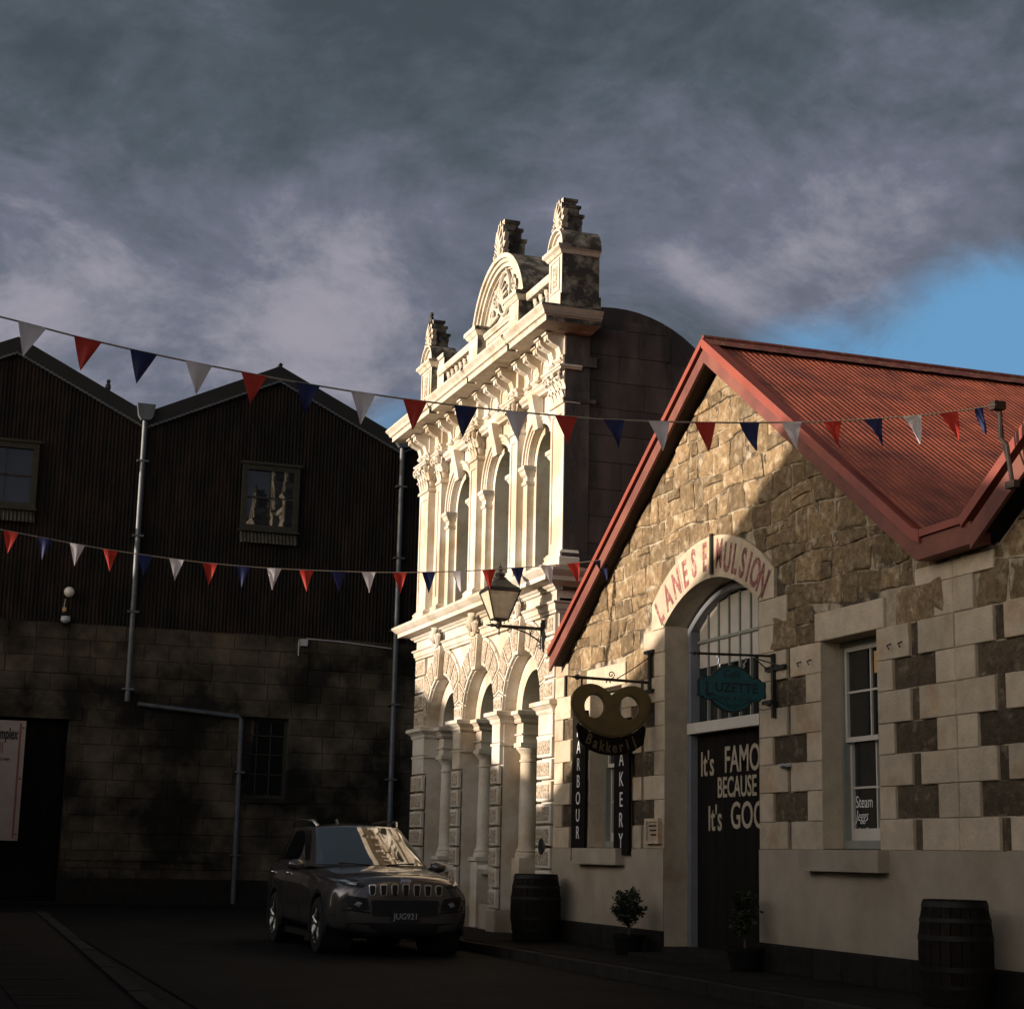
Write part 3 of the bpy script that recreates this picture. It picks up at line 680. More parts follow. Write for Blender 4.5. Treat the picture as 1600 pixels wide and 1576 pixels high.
for i, (a, b) in enumerate(PIERS):
    z = .46
    while z < (2.60 if i else 3.0):
        vermi(a + .006, b - .006, z + .016, z + .30, GX + .045); z += .318
    MB().cham(a - .012, b + .012, -.3, GX + .06, .0, .46, .02).build('pier_base', 'render', orn)
    zt = z
    MB().cham(a + .01, b - .01, -.02, GX + .03, zt + .01, 2.98, .01).build('pier_block', 'white', orn)
    MB().sweep([(a, -.30), (a, GX), (b, GX), (b, -.30)], [(-.02, 2.98), (.035, 2.98), (.035, 3.02), (-.02, 3.02)]).build('necking', 'white', orn)
    MB().cham(a + .01, b - .01, -.02, GX + .03, 3.03, 3.33, .01).build('pier_block', 'white', orn)
    imp = [(-.03, ZI), (.03, ZI), (.05, ZI + .03), (.05, ZI + .06), (.11, ZI + .12), (.13, ZI + .12), (.13, ZI + .18), (.10, ZI + .19), (-.03, ZI + .19)]
    MB().sweep([(a, -.36), (a, GX), (b, GX), (b, -.36)], imp).build('impost_moulding', 'white', orn)
    # blocks over the imposts on the end piers
    if i in (0, 3):
        z = ZS + .03
        while z < 4.8: vermi(a + (.006 if i == 0 else .16), b - (.16 if i == 0 else .006), z + .012, z + .30, GX + .02); z += .318
    else:
        vermi(a + .02, b - .02, ZS + .03, ZS + .26, GX + .02)
for a, b in BAYS:
    c = (a + b) / 2; r = (b - a) / 2
    # voussoirs
    nv = 11
    for k in range(nv):
        t0 = pi * k / nv; t1 = pi * (k + 1) / nv; key = k == nv // 2; e = .012
        def ro(t):
            lim = (r + .195) / max(1e-3, abs(cos(t))); return min(r + .47, lim)
        if key:
            p = [(c + .20, ZS + r + .52), (c + .10, ZS + r - .06), (c - .10, ZS + r - .06), (c - .20, ZS + r + .52)]
            o = MB().fplate(p, [], -.1, GX + .10).build('keystone', 'white', orn)
            q = [(c + (x - c) * .68, ZS + r + .24 + (z - ZS - r - .24) * .8) for x, z in p]
            MB().fplate(q, [], GX + .09, GX + .112).build('worm_panel', 'worm', o)
            continue
        ts = [t0 + e + (t1 - t0 - 2 * e) * i / 4 for i in range(5)]
        p = [(c + (r + .0) * cos(t), ZS + .02 + r * sin(t)) for t in ts] + [(c + ro(t) * cos(t), ZS + .02 + ro(t) * sin(t)) for t in reversed(ts)]
        o = MB().fplate(p, [], -.06, GX + .0).build('voussoir', 'white', orn)
        ce = Vector((sum(x for x, z in p) / len(p), sum(z for x, z in p) / len(p)))
        MB().fplate([tuple(ce + (Vector(x_) - ce) * .76) for x_ in p], [], GX - .01, GX + .018).build('worm_panel', 'worm', o)
    # carved head above each keystone
    hd = MB(); zz = ZS + r + .55
    hd.ball((9 - GX - .14, c, zz + .16), (.10, .10, .13)); hd.ball((9 - GX - .20, c, zz + .12), (.05, .04, .05)); hd.ball((9 - GX - .12, c, zz + .33), (.09, .14, .10))
    for s_ in (-1, 1): hd.tube([(9 - GX - .08, c + s_ * .10, zz + .32), (9 - GX - .14, c + s_ * .15, zz + .15), (9 - GX - .12, c + s_ * .11, zz - .02)], [.05, .06, .03])
    hd.ball((9 - GX - .1, c, zz + .52), (.07, .09, .13)); hd.box(8.84, 8.98, c - .09, c + .09, zz - .05, zz + .02)
    hd.build('carved_head', 'white', orn, smooth=True)
    # inner order: recessed arch ring on two columns
    di = -.21; ri = r * .70
    ring = arc((c, ZS), r + .02, 0, pi, 20) + arc((c, ZS), ri, pi, 0, 20)
    MB().fplate(ring, [], di - .34, di).build('inner_arch', 'white', orn)
    for s_ in (1, -1):
        uc = c + s_ * (r - .165); x = 9 - (di - .16)
        bl = MB().box(x - .15, x + .15, uc - .155, uc + .155, 3.02, ZI).build('column_block', 'white', orn)
        MB().sweep([(uc - .155, di - .3), (uc - .155, di), (uc + .155, di), (uc + .155, di - .3)], imp).build('impost_moulding', 'white', orn)
        MB().sweep([(uc - .155, di - .3), (uc - .155, di), (uc + .155, di), (uc + .155, di - .3)], [(-.01, 3.14), (.02, 3.14), (.02, 3.165), (-.01, 3.165)]).build('necking', 'white', orn)
        cl = MB(); rr = .135
        cl.lathe([(rr + .05, 1.25), (rr + .05, 1.31), (rr + .03, 1.33), (rr + .04, 1.36), (rr + .01, 1.39), (rr, 1.44), (rr, 1.9), (rr * .9, 2.72), (rr * .9 + .02, 2.73), (rr * .9 + .02, 2.755), (rr * .9, 2.765), (rr * .9, 2.83), (rr * .95, 2.85), (rr + .06, 2.93), (rr + .06, 2.95)], (x, uc, 0), 20)
        cl.build('column', 'white', orn, smooth=True)
        MB().box(x - .20, x + .20, uc - .2, uc + .2, 2.95, 3.02).build('abacus', 'white', orn)
        MB().box(x - .19, x + .19, uc - .19, uc + .19, .12, 1.25).build('column_pedestal', 'white', orn)
        if c > 26: MB().sweep([(uc - .19, di - .3), (uc - .19, di + .03), (uc + .19, di + .03), (uc + .19, di - .3)], [(-.01, 1.16), (.04, 1.19), (.04, 1.25), (-.01, 1.25)]).build('pedestal_cap', 'white', orn)
    if c > 26:
        MB().sweep([(a, -.30), (b, -.30)], [(-.2, .98), (.05, .98), (.10, 1.06), (.10, 1.12), (-.2, 1.14)]).build('balcony_sill', 'white', orn)
        
        for s_ in (-.35, 0, .35):
            MB().lathe([(.06, .56), (.07, .62), (.045, .66), (.09, .76), (.06, .86), (.04, .90), (.07, .94), (.07, .98)], (9.45, c + s_, 0), 12).build('baluster', 'white', orn, smooth=True)
plq = MB().lathe([(.11, 0), (.12, .008), (.10, .016), (.0, .02)], (8.90, 24.12, 1.42), 20, 'X').build('round_plaque', 'black', orn)
def moul(path, prof, name, m='white'): return MB().sweep(path, prof).build(name, m, orn)
def run(u0, u1, d, back=-.5): return [(u0, back), (u0, d), (u1, d), (u1, back)]
# entablature between the storeys
moul(run(23.80, 31.15, GX), [(-.1, 4.80), (.02, 4.80), (.02, 4.84), (.04, 4.85), (.05, 4.93), (.08, 4.95), (.08, 4.97), (-.1, 4.97)], 'architrave')
MB().fb(23.80, 31.15, -.4, GX + .005, 4.97, 5.14).build('frieze', 'white', orn)
moul(run(23.80, 31.15, GX), [(-.1, 5.14), (.04, 5.14), (.06, 5.18), (.08, 5.18), (.12, 5.22), (.30, 5.235), (.30, 5.30), (.34, 5.33), (.39, 5.38), (.40, 5.42), (-.1, 5.46)], 'cornice')
MB().fb(23.80, 31.2, -.4, .06, 5.455, 5.52).build('blocking_course', 'white', orn)
# upper storey
UG = -.05     # pilaster fronts at X = 9.05
PIL = [(23.83, 24.40), (25.94, 26.30), (28.03, 28.44), (30.15, 30.42), (30.98, 31.56)]
UB = [(24.40, 25.94), (26.30, 28.03), (28.44, 30.15)]
ZU = 7.40
def uh(k):
    return [archhole(a + k, b - k, 5.60, ZU) for a, b in UB]
MB().fplate([(23.86, 5.46), (31.5, 5.46), (31.5, 8.75), (23.86, 8.75)], uh(.19), -.27, -.19).build('upper_wall', 'white', orn)
MB().fplate([(23.86, 5.46), (31.5, 5.46), (31.5, 8.75), (23.86, 8.75)], uh(.30), -.98, -.28).build('upper_wall_inner', 'white', orn)
MB().fb(23.86, 31.5, -1.2, -1.0, 5.46, 9.3).build('upper_backing', 'white', orn)
for a, b in UB:
    c = (a + b) / 2; h = (b - a) / 2; r1 = h - .19; r2 = h - .30
    w = MB().fplate(archhole(c - r2, c + r2, 5.62, ZU), [archhole(c - r2 + .06, c + r2 - .06, 5.70, ZU)], -.97, -.86).build('window_frame', 'green', orn)
    MB().fplate(archhole(c - r2 + .03, c + r2 - .03, 5.66, ZU), [], -.95, -.94).build('pane', 'skyglass', w)
    MB().fb(c - .015, c + .015, -.93, -.89, 5.66, ZU + r2 - .05).build('glazing_bar', 'green', w)
    for z in (6.5, 7.38): MB().fb(c - r2 + .03, c + r2 - .03, -.93, -.89, z, z + .05).build('glazing_bar', 'green', w)
    # archivolt in three steps
    for k, (ra, rb, dd) in enumerate(((r1 + .003, r1 + .055, -.165), (r1 + .055, r1 + .11, -.145), (r1 + .11, r1 + .165, -.115))):
        MB().fplate(arc((c, ZU), rb, 0, pi, 20) + arc((c, ZU), ra, pi, 0, 20), [], -.20, dd).build('archivolt', 'white', orn)
    # imposts
    for s_ in (1, -1):
        ua, ub = (c + s_ * (r1 - .0), c + s_ * h) if s_ > 0 else (c - h, c - r1)
        prof = [(-.02, 7.12), (.02, 7.12), (.03, 7.17), (.0, 7.18), (.0, 7.25), (.04, 7.28), (.07, 7.34), (.09, 7.35), (.09, 7.41), (-.02, 7.41)]
        MB().sweep([(ua - .007, -.32), (ua - .007, -.16), (ub + .007, -.16), (ub + .007, -.32)], prof).build('impost_moulding', 'white', orn)
        MB().fb(ua - (.004 if s_ > 0 else 0), ub + (.004 if s_ < 0 else 0), -.30, -.165, 5.62, 7.12).build('jamb_pilaster', 'white', orn)
        MB().sweep([(ua - .009, -.32), (ua - .009, -.16), (ub + .009, -.16), (ub + .009, -.32)], [(-.02, 5.5), (.05, 5.5), (.05, 5.66), (.02, 5.70), (-.02, 5.72)]).build('jamb_base', 'white', orn)
    # keystone console reaching up to the string moulding
    p = [(-.17, 7.90), (-.08, 7.88), (-.05, 8.05), (.0, 8.25), (.03, 8.42), (-.17, 8.42)]
    MB().plate(p, [], lambda d, z: (9 - d, c - .10, z), lambda d, z: (9 - d, c + .10, z)).build('keystone', 'white', orn)
    moul([(a + .02, -.10), (b - .02, -.10)], [(-.1, 8.40), (.01, 8.40), (.01, 8.44), (.05, 8.47), (.06, 8.52), (.03, 8.53), (.03, 8.56), (-.1, 8.56)], 'string_moulding')
def spiral(c, r, ax0, ax1, turns=1.6, n=22, a0=0, sgn=1):
    pts = []
    for i in range(n + 1):
        t = i / n; rr = r * (1 - .82 * t); a = a0 + sgn * turns * 2 * pi * t; pts.append(Vector(c) + Vector(ax0) * rr * cos(a) + Vector(ax1) * rr * sin(a))
    return pts
for i, (a, b) in enumerate(PIL):
    c = (a + b) / 2; w = b - a
    moul(run(a, b, UG, -.3), [(-.03, 5.50), (.07, 5.50), (.07, 5.62), (.05, 5.66), (.06, 5.70), (.02, 5.75), (-.03, 5.76)], 'pilaster_base')
    pn = .07
    sh = MB().fplate([(a, 5.5), (b, 5.5), (b, 8.02), (a, 8.02)], [], -.30, UG - .018).build('pilaster_shaft', 'white', orn)
    MB().fplate([(a, 5.74), (b, 5.74), (b, 8.02), (a, 8.02)], [[(a + pn, 5.90), (b - pn, 5.90), (b - pn, 7.86), (a + pn, 7.86)]], UG - .019, UG).build('pilaster_panel', 'white', sh)
    moul(run(a, b, UG, -.3), [(-.02, 8.0), (.03, 8.0), (.035, 8.03), (.02, 8.06), (-.02, 8.06)], 'necking')
    # foliate capital
    cp = MB(); z0, z1 = 8.06, 8.52
    cp.fb(a + .01, b - .01, -.30, UG - .005, z0, z1)
    nl = max(2, round(w / .14))
    for row, (zb, hh, out) in enumerate(((z0, .20, .07), (z0 + .14, .22, .10))):
        for k in range(nl + row):
            uc = a + w * (k + (.5 if row == 0 else 0)) / (nl if row == 0 else nl); lw = w / nl * .46
            for (m_, tt) in ((0, 1),):
                P = []
                for j in range(5):
                    t = j / 4; d = UG + .008 + out * (t ** 2.2) ; zc = zb + hh * (t if t < .95 else .93); ww = lw * (1 - .55 * t ** 2)
                    P += [(9 - d, uc - ww, zc), (9 - d - .018 * (1 - t), uc, zc + .005), (9 - d, uc + ww, zc)]
                P += [(9 - UG - out - .012, uc - lw * .3, zb + hh - .05), (9 - UG - out - .02, uc, zb + hh - .055), (9 - UG - out - .012, uc + lw * .3, zb + hh - .05)]
                F = []
                for j in range(5): F += [(3 * j, 3 * j + 1, 3 * j + 4, 3 * j + 3), (3 * j + 1, 3 * j + 2, 3 * j + 5, 3 * j + 4)]
                cp.add(P, F)
    for s_ in (-1, 1):
        uu = c + s_ * (w / 2 + .005)
        cp.tube(spiral((9 - UG - .07, uu, z1 - .085), .085, (-.7, s_ * .7, 0), (0, 0, 1), 1.5, 20, pi * .5, -1), .022, 5)
        cp.tube([(9 - UG - .01, c + s_ * w * .2, z0 + .2), (9 - UG - .04, c + s_ * w * .35, z0 + .33), (9 - UG - .06, uu, z1 - .01)], [.02, .025, .02], 5)
    # near-side leaves
    for k in range(3):
        cp.ball((9.10 + k * .06, a + .0, z0 + .10 + .1 * k), (.045, .02, .07), 6, 5)
    cp.ball((9 - UG - .1, c, z1 - .05), (.03, .05, .05), 8, 5)
    cp.build('capital', 'white', orn, smooth=True)
    moul(run(a - .03, b + .03, UG + .05, -.3), [(-.03, z1), (.04, z1), (.055, z1 + .03), (.07, z1 + .03), (.07, z1 + .06), (-.03, z1 + .06)], 'abacus')
    # broken-forward architrave and frieze above the pilaster
    moul(run(a, b, UG + .01, -.3), [(-.05, 8.58), (.0, 8.58), (.0, 8.63), (.015, 8.635), (.015, 8.68), (.05, 8.71), (.05, 8.74), (-.05, 8.74)], 'architrave')
    MB().fb(a, b, -.3, UG + .01, 8.74, 9.05).build('frieze', 'white', orn)
moul([(23.86, -.16), (31.5, -.16)], [(-.1, 8.58), (.0, 8.58), (.0, 8.63), (.015, 8.635), (.015, 8.68), (.05, 8.71), (.05, 8.74), (-.1, 8.74)], 'architrave')
MB().fb(23.86, 31.5, -.4, -.15, 8.74, 9.10).build('frieze', 'white', orn)
# consoles: pairs over the pilasters and singles between
def console(u, d0, par=orn, w=.085):
    P = [(d0 - .02, 8.66), (d0 + .05, 8.66), (d0 + .07, 8.70), (d0 + .055, 8.78), (d0 + .09, 8.88), (d0 + .20, 8.93), (d0 + .27, 8.98), (d0 + .28, 9.05), (d0 - .02, 9.05)]
    o = MB().plate(P, [], lambda d, z: (9 - d, u - w, z), lambda d, z: (9 - d, u + w, z)).build('console', 'white', par)
    MB().fb(u - w - .02, u + w + .02, d0, d0 + .31, 9.05, 9.085).build('console_cap', 'white', o)
    MB().tube([(9 - d0 - .045, u - w - .008, 8.70), (9 - d0 - .045, u + w + .008, 8.70)], .035, 8).build('console_roll', 'white', o, smooth=True)
    MB().fb(u - .04, u + .04, d0 + .2, d0 + .288, 8.955, 9.03).build('console_face', 'white', o)
for i, (a, b) in enumerate(PIL):
    if b - a > .45: console(a + .12, UG); console(b - .12, UG)
    else: console((a + b) / 2, UG)
for a, b in UB:
    for t in (.2, .5, .8):
        console(a + (b - a) * t, -.15)
    for t in (.35, .65):      # shell niches between the consoles
        u = a + (b - a) * t; r_ = (b - a) * .085
        MB().fplate(arc((u, 8.86), r_ + .035, 0, pi, 10) + [(u - r_ - .035, 8.76), (u - r_, 8.76)] + arc((u, 8.86), r_, pi, 0, 10) + [(u + r_, 8.76), (u + r_ + .035, 8.76)], [], -.16, -.12).build('niche_frame', 'white', orn)
        sh = MB().lathe([(.002, 0), (r_ * .7, .01), (r_, .05)], (9.145, u, 8.86), 12, 'X').build('shell', 'worm', orn, smooth=True)
# main cornice: breaks forward four times
cp_ = [(23.78, -.45), (23.78, .02), (24.60, .02), (24.60, -.13), (25.55, -.13), (25.55, .02), (26.70, .02), (26.70, -.13), (27.62, -.13), (27.62, .02), (28.85, .02), (28.85, -.13), (29.85, -.13), (29.85, .02), (31.5, .02), (31.5, -.45)]
prof = [(-.12, 9.085), (.10, 9.085), (.12, 9.10), (.42, 9.105), (.42, 9.18), (.44, 9.20), (.46, 9.20), (.48, 9.25), (.53, 9.31), (.53, 9.345), (.1, 9.40), (-.12, 9.40)]
prof = [(p - .0, z) for p, z in prof]
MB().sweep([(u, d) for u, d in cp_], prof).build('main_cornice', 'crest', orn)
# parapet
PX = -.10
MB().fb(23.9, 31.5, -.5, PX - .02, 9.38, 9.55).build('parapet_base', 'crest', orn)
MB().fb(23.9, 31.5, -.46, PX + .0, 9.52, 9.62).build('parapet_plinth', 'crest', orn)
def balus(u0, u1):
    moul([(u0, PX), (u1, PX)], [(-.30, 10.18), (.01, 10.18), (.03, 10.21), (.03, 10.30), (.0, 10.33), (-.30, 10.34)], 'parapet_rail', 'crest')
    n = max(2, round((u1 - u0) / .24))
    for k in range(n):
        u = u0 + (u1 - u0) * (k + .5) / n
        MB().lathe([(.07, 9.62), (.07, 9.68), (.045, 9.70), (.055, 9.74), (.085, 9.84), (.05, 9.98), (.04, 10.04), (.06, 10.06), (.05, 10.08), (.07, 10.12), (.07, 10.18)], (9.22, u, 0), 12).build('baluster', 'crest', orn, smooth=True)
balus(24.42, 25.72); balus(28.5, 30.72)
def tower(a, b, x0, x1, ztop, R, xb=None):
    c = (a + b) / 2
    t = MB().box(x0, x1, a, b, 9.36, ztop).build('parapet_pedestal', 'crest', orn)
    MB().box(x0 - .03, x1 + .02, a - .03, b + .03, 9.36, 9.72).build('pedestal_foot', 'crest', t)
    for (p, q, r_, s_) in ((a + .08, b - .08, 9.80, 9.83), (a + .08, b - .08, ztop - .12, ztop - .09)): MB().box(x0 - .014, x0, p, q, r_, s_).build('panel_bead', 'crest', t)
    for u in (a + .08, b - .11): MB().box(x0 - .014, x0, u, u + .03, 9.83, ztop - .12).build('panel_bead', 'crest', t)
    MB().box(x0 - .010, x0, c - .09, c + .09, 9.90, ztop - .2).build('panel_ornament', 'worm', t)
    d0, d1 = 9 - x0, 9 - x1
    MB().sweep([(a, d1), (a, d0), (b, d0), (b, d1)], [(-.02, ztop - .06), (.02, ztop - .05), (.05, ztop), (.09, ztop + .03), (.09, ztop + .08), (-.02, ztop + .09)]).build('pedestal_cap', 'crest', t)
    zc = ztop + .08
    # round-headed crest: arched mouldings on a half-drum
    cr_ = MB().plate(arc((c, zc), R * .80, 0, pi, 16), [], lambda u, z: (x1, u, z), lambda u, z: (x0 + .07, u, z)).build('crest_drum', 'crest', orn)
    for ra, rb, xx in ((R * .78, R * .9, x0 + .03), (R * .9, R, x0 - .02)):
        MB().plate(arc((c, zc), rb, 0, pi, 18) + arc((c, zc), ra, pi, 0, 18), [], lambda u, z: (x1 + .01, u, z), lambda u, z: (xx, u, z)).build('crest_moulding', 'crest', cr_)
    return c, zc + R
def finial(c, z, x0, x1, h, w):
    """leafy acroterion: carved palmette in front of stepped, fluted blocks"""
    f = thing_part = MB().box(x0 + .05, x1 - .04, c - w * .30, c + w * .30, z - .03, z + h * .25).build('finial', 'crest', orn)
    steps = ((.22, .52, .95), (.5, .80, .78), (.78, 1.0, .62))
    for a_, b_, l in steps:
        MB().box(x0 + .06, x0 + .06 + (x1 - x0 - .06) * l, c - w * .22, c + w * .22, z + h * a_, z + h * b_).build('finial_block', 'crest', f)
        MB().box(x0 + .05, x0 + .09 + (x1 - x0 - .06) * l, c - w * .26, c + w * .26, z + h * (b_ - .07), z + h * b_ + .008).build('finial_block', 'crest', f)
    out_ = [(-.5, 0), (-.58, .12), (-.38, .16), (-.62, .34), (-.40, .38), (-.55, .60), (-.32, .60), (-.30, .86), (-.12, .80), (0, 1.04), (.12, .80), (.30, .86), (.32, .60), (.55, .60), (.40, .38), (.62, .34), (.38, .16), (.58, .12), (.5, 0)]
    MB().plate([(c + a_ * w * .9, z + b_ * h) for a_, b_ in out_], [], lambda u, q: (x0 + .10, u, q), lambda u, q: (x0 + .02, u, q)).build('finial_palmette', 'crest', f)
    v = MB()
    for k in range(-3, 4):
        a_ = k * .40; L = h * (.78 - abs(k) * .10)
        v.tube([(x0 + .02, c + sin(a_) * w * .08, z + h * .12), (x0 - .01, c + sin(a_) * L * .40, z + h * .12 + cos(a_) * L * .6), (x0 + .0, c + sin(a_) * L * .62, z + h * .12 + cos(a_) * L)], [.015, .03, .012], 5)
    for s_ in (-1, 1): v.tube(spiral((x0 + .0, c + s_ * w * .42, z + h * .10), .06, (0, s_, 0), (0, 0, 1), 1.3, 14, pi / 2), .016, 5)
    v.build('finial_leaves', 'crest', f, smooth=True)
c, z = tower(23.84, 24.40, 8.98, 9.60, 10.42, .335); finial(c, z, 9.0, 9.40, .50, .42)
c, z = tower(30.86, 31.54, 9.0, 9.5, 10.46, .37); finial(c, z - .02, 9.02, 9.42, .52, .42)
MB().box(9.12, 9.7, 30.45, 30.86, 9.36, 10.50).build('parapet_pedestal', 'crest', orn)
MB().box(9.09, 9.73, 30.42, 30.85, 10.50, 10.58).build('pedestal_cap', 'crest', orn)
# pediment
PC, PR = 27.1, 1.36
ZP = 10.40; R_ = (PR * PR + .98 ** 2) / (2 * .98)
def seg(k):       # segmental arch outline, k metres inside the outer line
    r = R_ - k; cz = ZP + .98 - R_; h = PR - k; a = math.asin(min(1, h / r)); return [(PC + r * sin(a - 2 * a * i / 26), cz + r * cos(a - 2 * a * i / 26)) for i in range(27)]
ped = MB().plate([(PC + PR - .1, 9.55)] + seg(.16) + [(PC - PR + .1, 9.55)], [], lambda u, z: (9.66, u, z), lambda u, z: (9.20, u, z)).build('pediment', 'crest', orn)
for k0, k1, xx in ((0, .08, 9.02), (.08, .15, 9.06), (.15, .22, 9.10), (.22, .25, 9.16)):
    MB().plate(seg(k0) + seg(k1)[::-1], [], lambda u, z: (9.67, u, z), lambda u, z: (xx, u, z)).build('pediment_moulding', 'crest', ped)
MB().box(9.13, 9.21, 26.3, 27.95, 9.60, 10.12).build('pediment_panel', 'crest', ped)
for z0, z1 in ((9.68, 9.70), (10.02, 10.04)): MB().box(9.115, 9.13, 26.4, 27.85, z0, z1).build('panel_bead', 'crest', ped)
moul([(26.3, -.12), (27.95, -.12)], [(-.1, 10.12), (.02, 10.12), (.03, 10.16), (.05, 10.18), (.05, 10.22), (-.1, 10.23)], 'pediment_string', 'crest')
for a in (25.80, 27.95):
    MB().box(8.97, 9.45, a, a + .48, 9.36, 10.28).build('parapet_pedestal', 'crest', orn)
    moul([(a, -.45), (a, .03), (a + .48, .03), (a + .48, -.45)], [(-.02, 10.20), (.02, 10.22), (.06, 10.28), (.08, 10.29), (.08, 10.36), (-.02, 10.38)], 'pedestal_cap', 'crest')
finial(PC, ZP + .96, 9.04, 9.50, .66, .52)
# carved cartouche in the pediment
ca = MB(); cz = 10.74; X0 = 9.17
ca.tube([(X0, PC + .30 * cos(t), cz + .38 * sin(t)) for t in [2 * pi * i / 24 for i in range(25)]], .035, 6)
ca.ball((X0 + .02, PC, cz), (.05, .25, .32), 14, 8)
for k in range(-3, 4):
    a_ = k * .38; ca.tube([(X0 - .02, PC, cz - .22), (X0 - .07, PC + sin(a_) * .16, cz - .2 + cos(a_) * .26), (X0 - .04, PC + sin(a_) * .26, cz - .2 + cos(a_) * .42)], [.018, .035, .02], 6)
for s_ in (-1, 1):
    ca.tube(spiral((X0, PC + s_ * .50, cz + .02), .15, (0, s_, 0), (0, 0, 1), 1.6, 22, pi / 2), .03, 5)
    ca.tube(spiral((X0, PC + s_ * .66, cz - .22), .11, (0, s_, 0), (0, 0, -1), 1.5, 18, pi / 2), .026, 5)
    ca.tube(spiral((X0, PC + s_ * .28, cz + .44), .09, (0, s_, 0), (0, 0, 1), 1.3, 16, 0), .024, 5)
    ca.tube([(X0, PC + s_ * .3, cz - .3), (X0 - .02, PC + s_ * .5, cz - .36), (X0, PC + s_ * .85, cz - .38)], [.03, .04, .015], 6)
    ca.tube([(X0, PC + s_ * .1, cz + .36), (X0 - .03, PC + s_ * .14, cz + .5), (X0, PC + s_ * .05, cz + .6)], [.03, .04, .02], 6)
ca.build('cartouche', 'crest', ped, smooth=True)
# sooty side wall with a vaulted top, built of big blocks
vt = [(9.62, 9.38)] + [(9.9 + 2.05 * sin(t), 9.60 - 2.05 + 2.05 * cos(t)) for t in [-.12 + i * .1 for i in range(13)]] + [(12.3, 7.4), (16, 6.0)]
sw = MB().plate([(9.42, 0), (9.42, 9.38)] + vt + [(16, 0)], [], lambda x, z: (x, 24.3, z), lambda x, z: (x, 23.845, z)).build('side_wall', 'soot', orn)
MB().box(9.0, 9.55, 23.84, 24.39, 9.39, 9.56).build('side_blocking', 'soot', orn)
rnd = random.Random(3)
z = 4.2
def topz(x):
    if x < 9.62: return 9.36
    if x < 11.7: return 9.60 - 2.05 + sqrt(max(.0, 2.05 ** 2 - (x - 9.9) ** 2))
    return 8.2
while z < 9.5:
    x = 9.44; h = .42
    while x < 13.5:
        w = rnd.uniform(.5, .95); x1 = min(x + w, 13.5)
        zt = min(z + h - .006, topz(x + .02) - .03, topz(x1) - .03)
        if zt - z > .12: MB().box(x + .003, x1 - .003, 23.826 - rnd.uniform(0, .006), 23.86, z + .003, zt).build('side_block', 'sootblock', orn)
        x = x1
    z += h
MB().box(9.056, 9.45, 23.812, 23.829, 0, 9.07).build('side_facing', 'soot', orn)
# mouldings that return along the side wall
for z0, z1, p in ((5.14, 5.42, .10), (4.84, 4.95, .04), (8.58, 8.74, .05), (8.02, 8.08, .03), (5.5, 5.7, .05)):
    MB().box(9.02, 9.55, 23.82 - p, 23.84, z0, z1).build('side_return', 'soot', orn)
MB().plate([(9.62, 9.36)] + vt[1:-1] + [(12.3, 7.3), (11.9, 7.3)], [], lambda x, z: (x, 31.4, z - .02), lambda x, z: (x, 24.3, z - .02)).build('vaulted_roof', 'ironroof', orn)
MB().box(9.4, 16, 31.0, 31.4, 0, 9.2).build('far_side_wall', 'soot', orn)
MB().box(9.6, 16, 24.35, 31.0, 5.0, 6.4).build('rear_roof', 'ironroof', orn)

# ------------------------------------------------------------------ iron-clad warehouse closing the street
wh = thing('iron_clad_warehouse', 'dark warehouse with rusty corrugated gables above a sooty stone ground floor', 'building', (4.8, 40, 0))
WY = 40.0
GAB = [(-7.5, -1.35, -4.4), (-1.35, 4.78, 1.80), (4.78, 10.93, 7.87), (10.93, 17.1, 14.0)]
def wtop(x):
    for a, b, c in GAB:
        if a <= x <= b: return 11.2 + (12.62 - 11.2) * (1 - abs(x - c) / ((c - a) if x < c else (b - c)))
    return 11.2
per = .085; n = int(24.6 / per * 6); vs = []; fs = []
for i in range(n + 1):
    x = -7.5 + 24.6 * i / n; y = WY - .02 - .016 * cos(2 * pi * x / per)
    zt = wtop(x) - .38
    for j, z in enumerate((6.18, 8.6, zt)): vs.append((x, y - (.012 if j == 1 else 0), z))
for i in range(n): fs += [(3 * i, 3 * i + 3, 3 * i + 4, 3 * i + 1), (3 * i + 1, 3 * i + 4, 3 * i + 5, 3 * i + 2)]
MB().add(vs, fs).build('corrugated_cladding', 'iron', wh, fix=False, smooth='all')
MB().plate([(-7.5, 6.2), (-7.5, 11.1)] + [p for a, b, c in GAB for p in ((c, 12.5), (b, 11.1))] + [(17.1, 6.2)], [], lambda x, z: (x, WY + .3, z), lambda x, z: (x, WY + .02, z)).build('gable_backing', 'ironroof', wh)
for a, b, c in GAB:
    for (p, q) in (((a + .05, 11.22), (c, 12.66)), ((c, 12.66), (b - .05, 11.22))):
        MB().plate([p, q, (q[0], q[1] - .42), (p[0], p[1] - .34)], [], lambda x, z: (x, WY + 9, z), lambda x, z: (x, WY - .12, z)).build('roof_slope', 'ironroof', wh)
        vs = []; m_ = int(abs(q[0] - p[0]) / per * 6)
        for i in range(m_ + 1):      # ragged ends of the verge sheet catch a little light
            t = i / m_; x = p[0] + (q[0] - p[0]) * t; z = p[1] + (q[1] - p[1]) * t - .40 + .012 * cos(2 * pi * x / .10); vs += [(x, WY - .135, z), (x, WY - .135, z + .045)]
        MB().add(vs, [(2 * i, 2 * i + 2, 2 * i + 3, 2 * i + 1) for i in range(m_)]).build('verge_sheet', 'galv', wh, fix=False)
MB().lathe([(.05, WY - .14), (.05, WY + 6)], (7.87, 0, 12.68), 8, 'Y').build('ridge_roll', 'ironroof', wh)
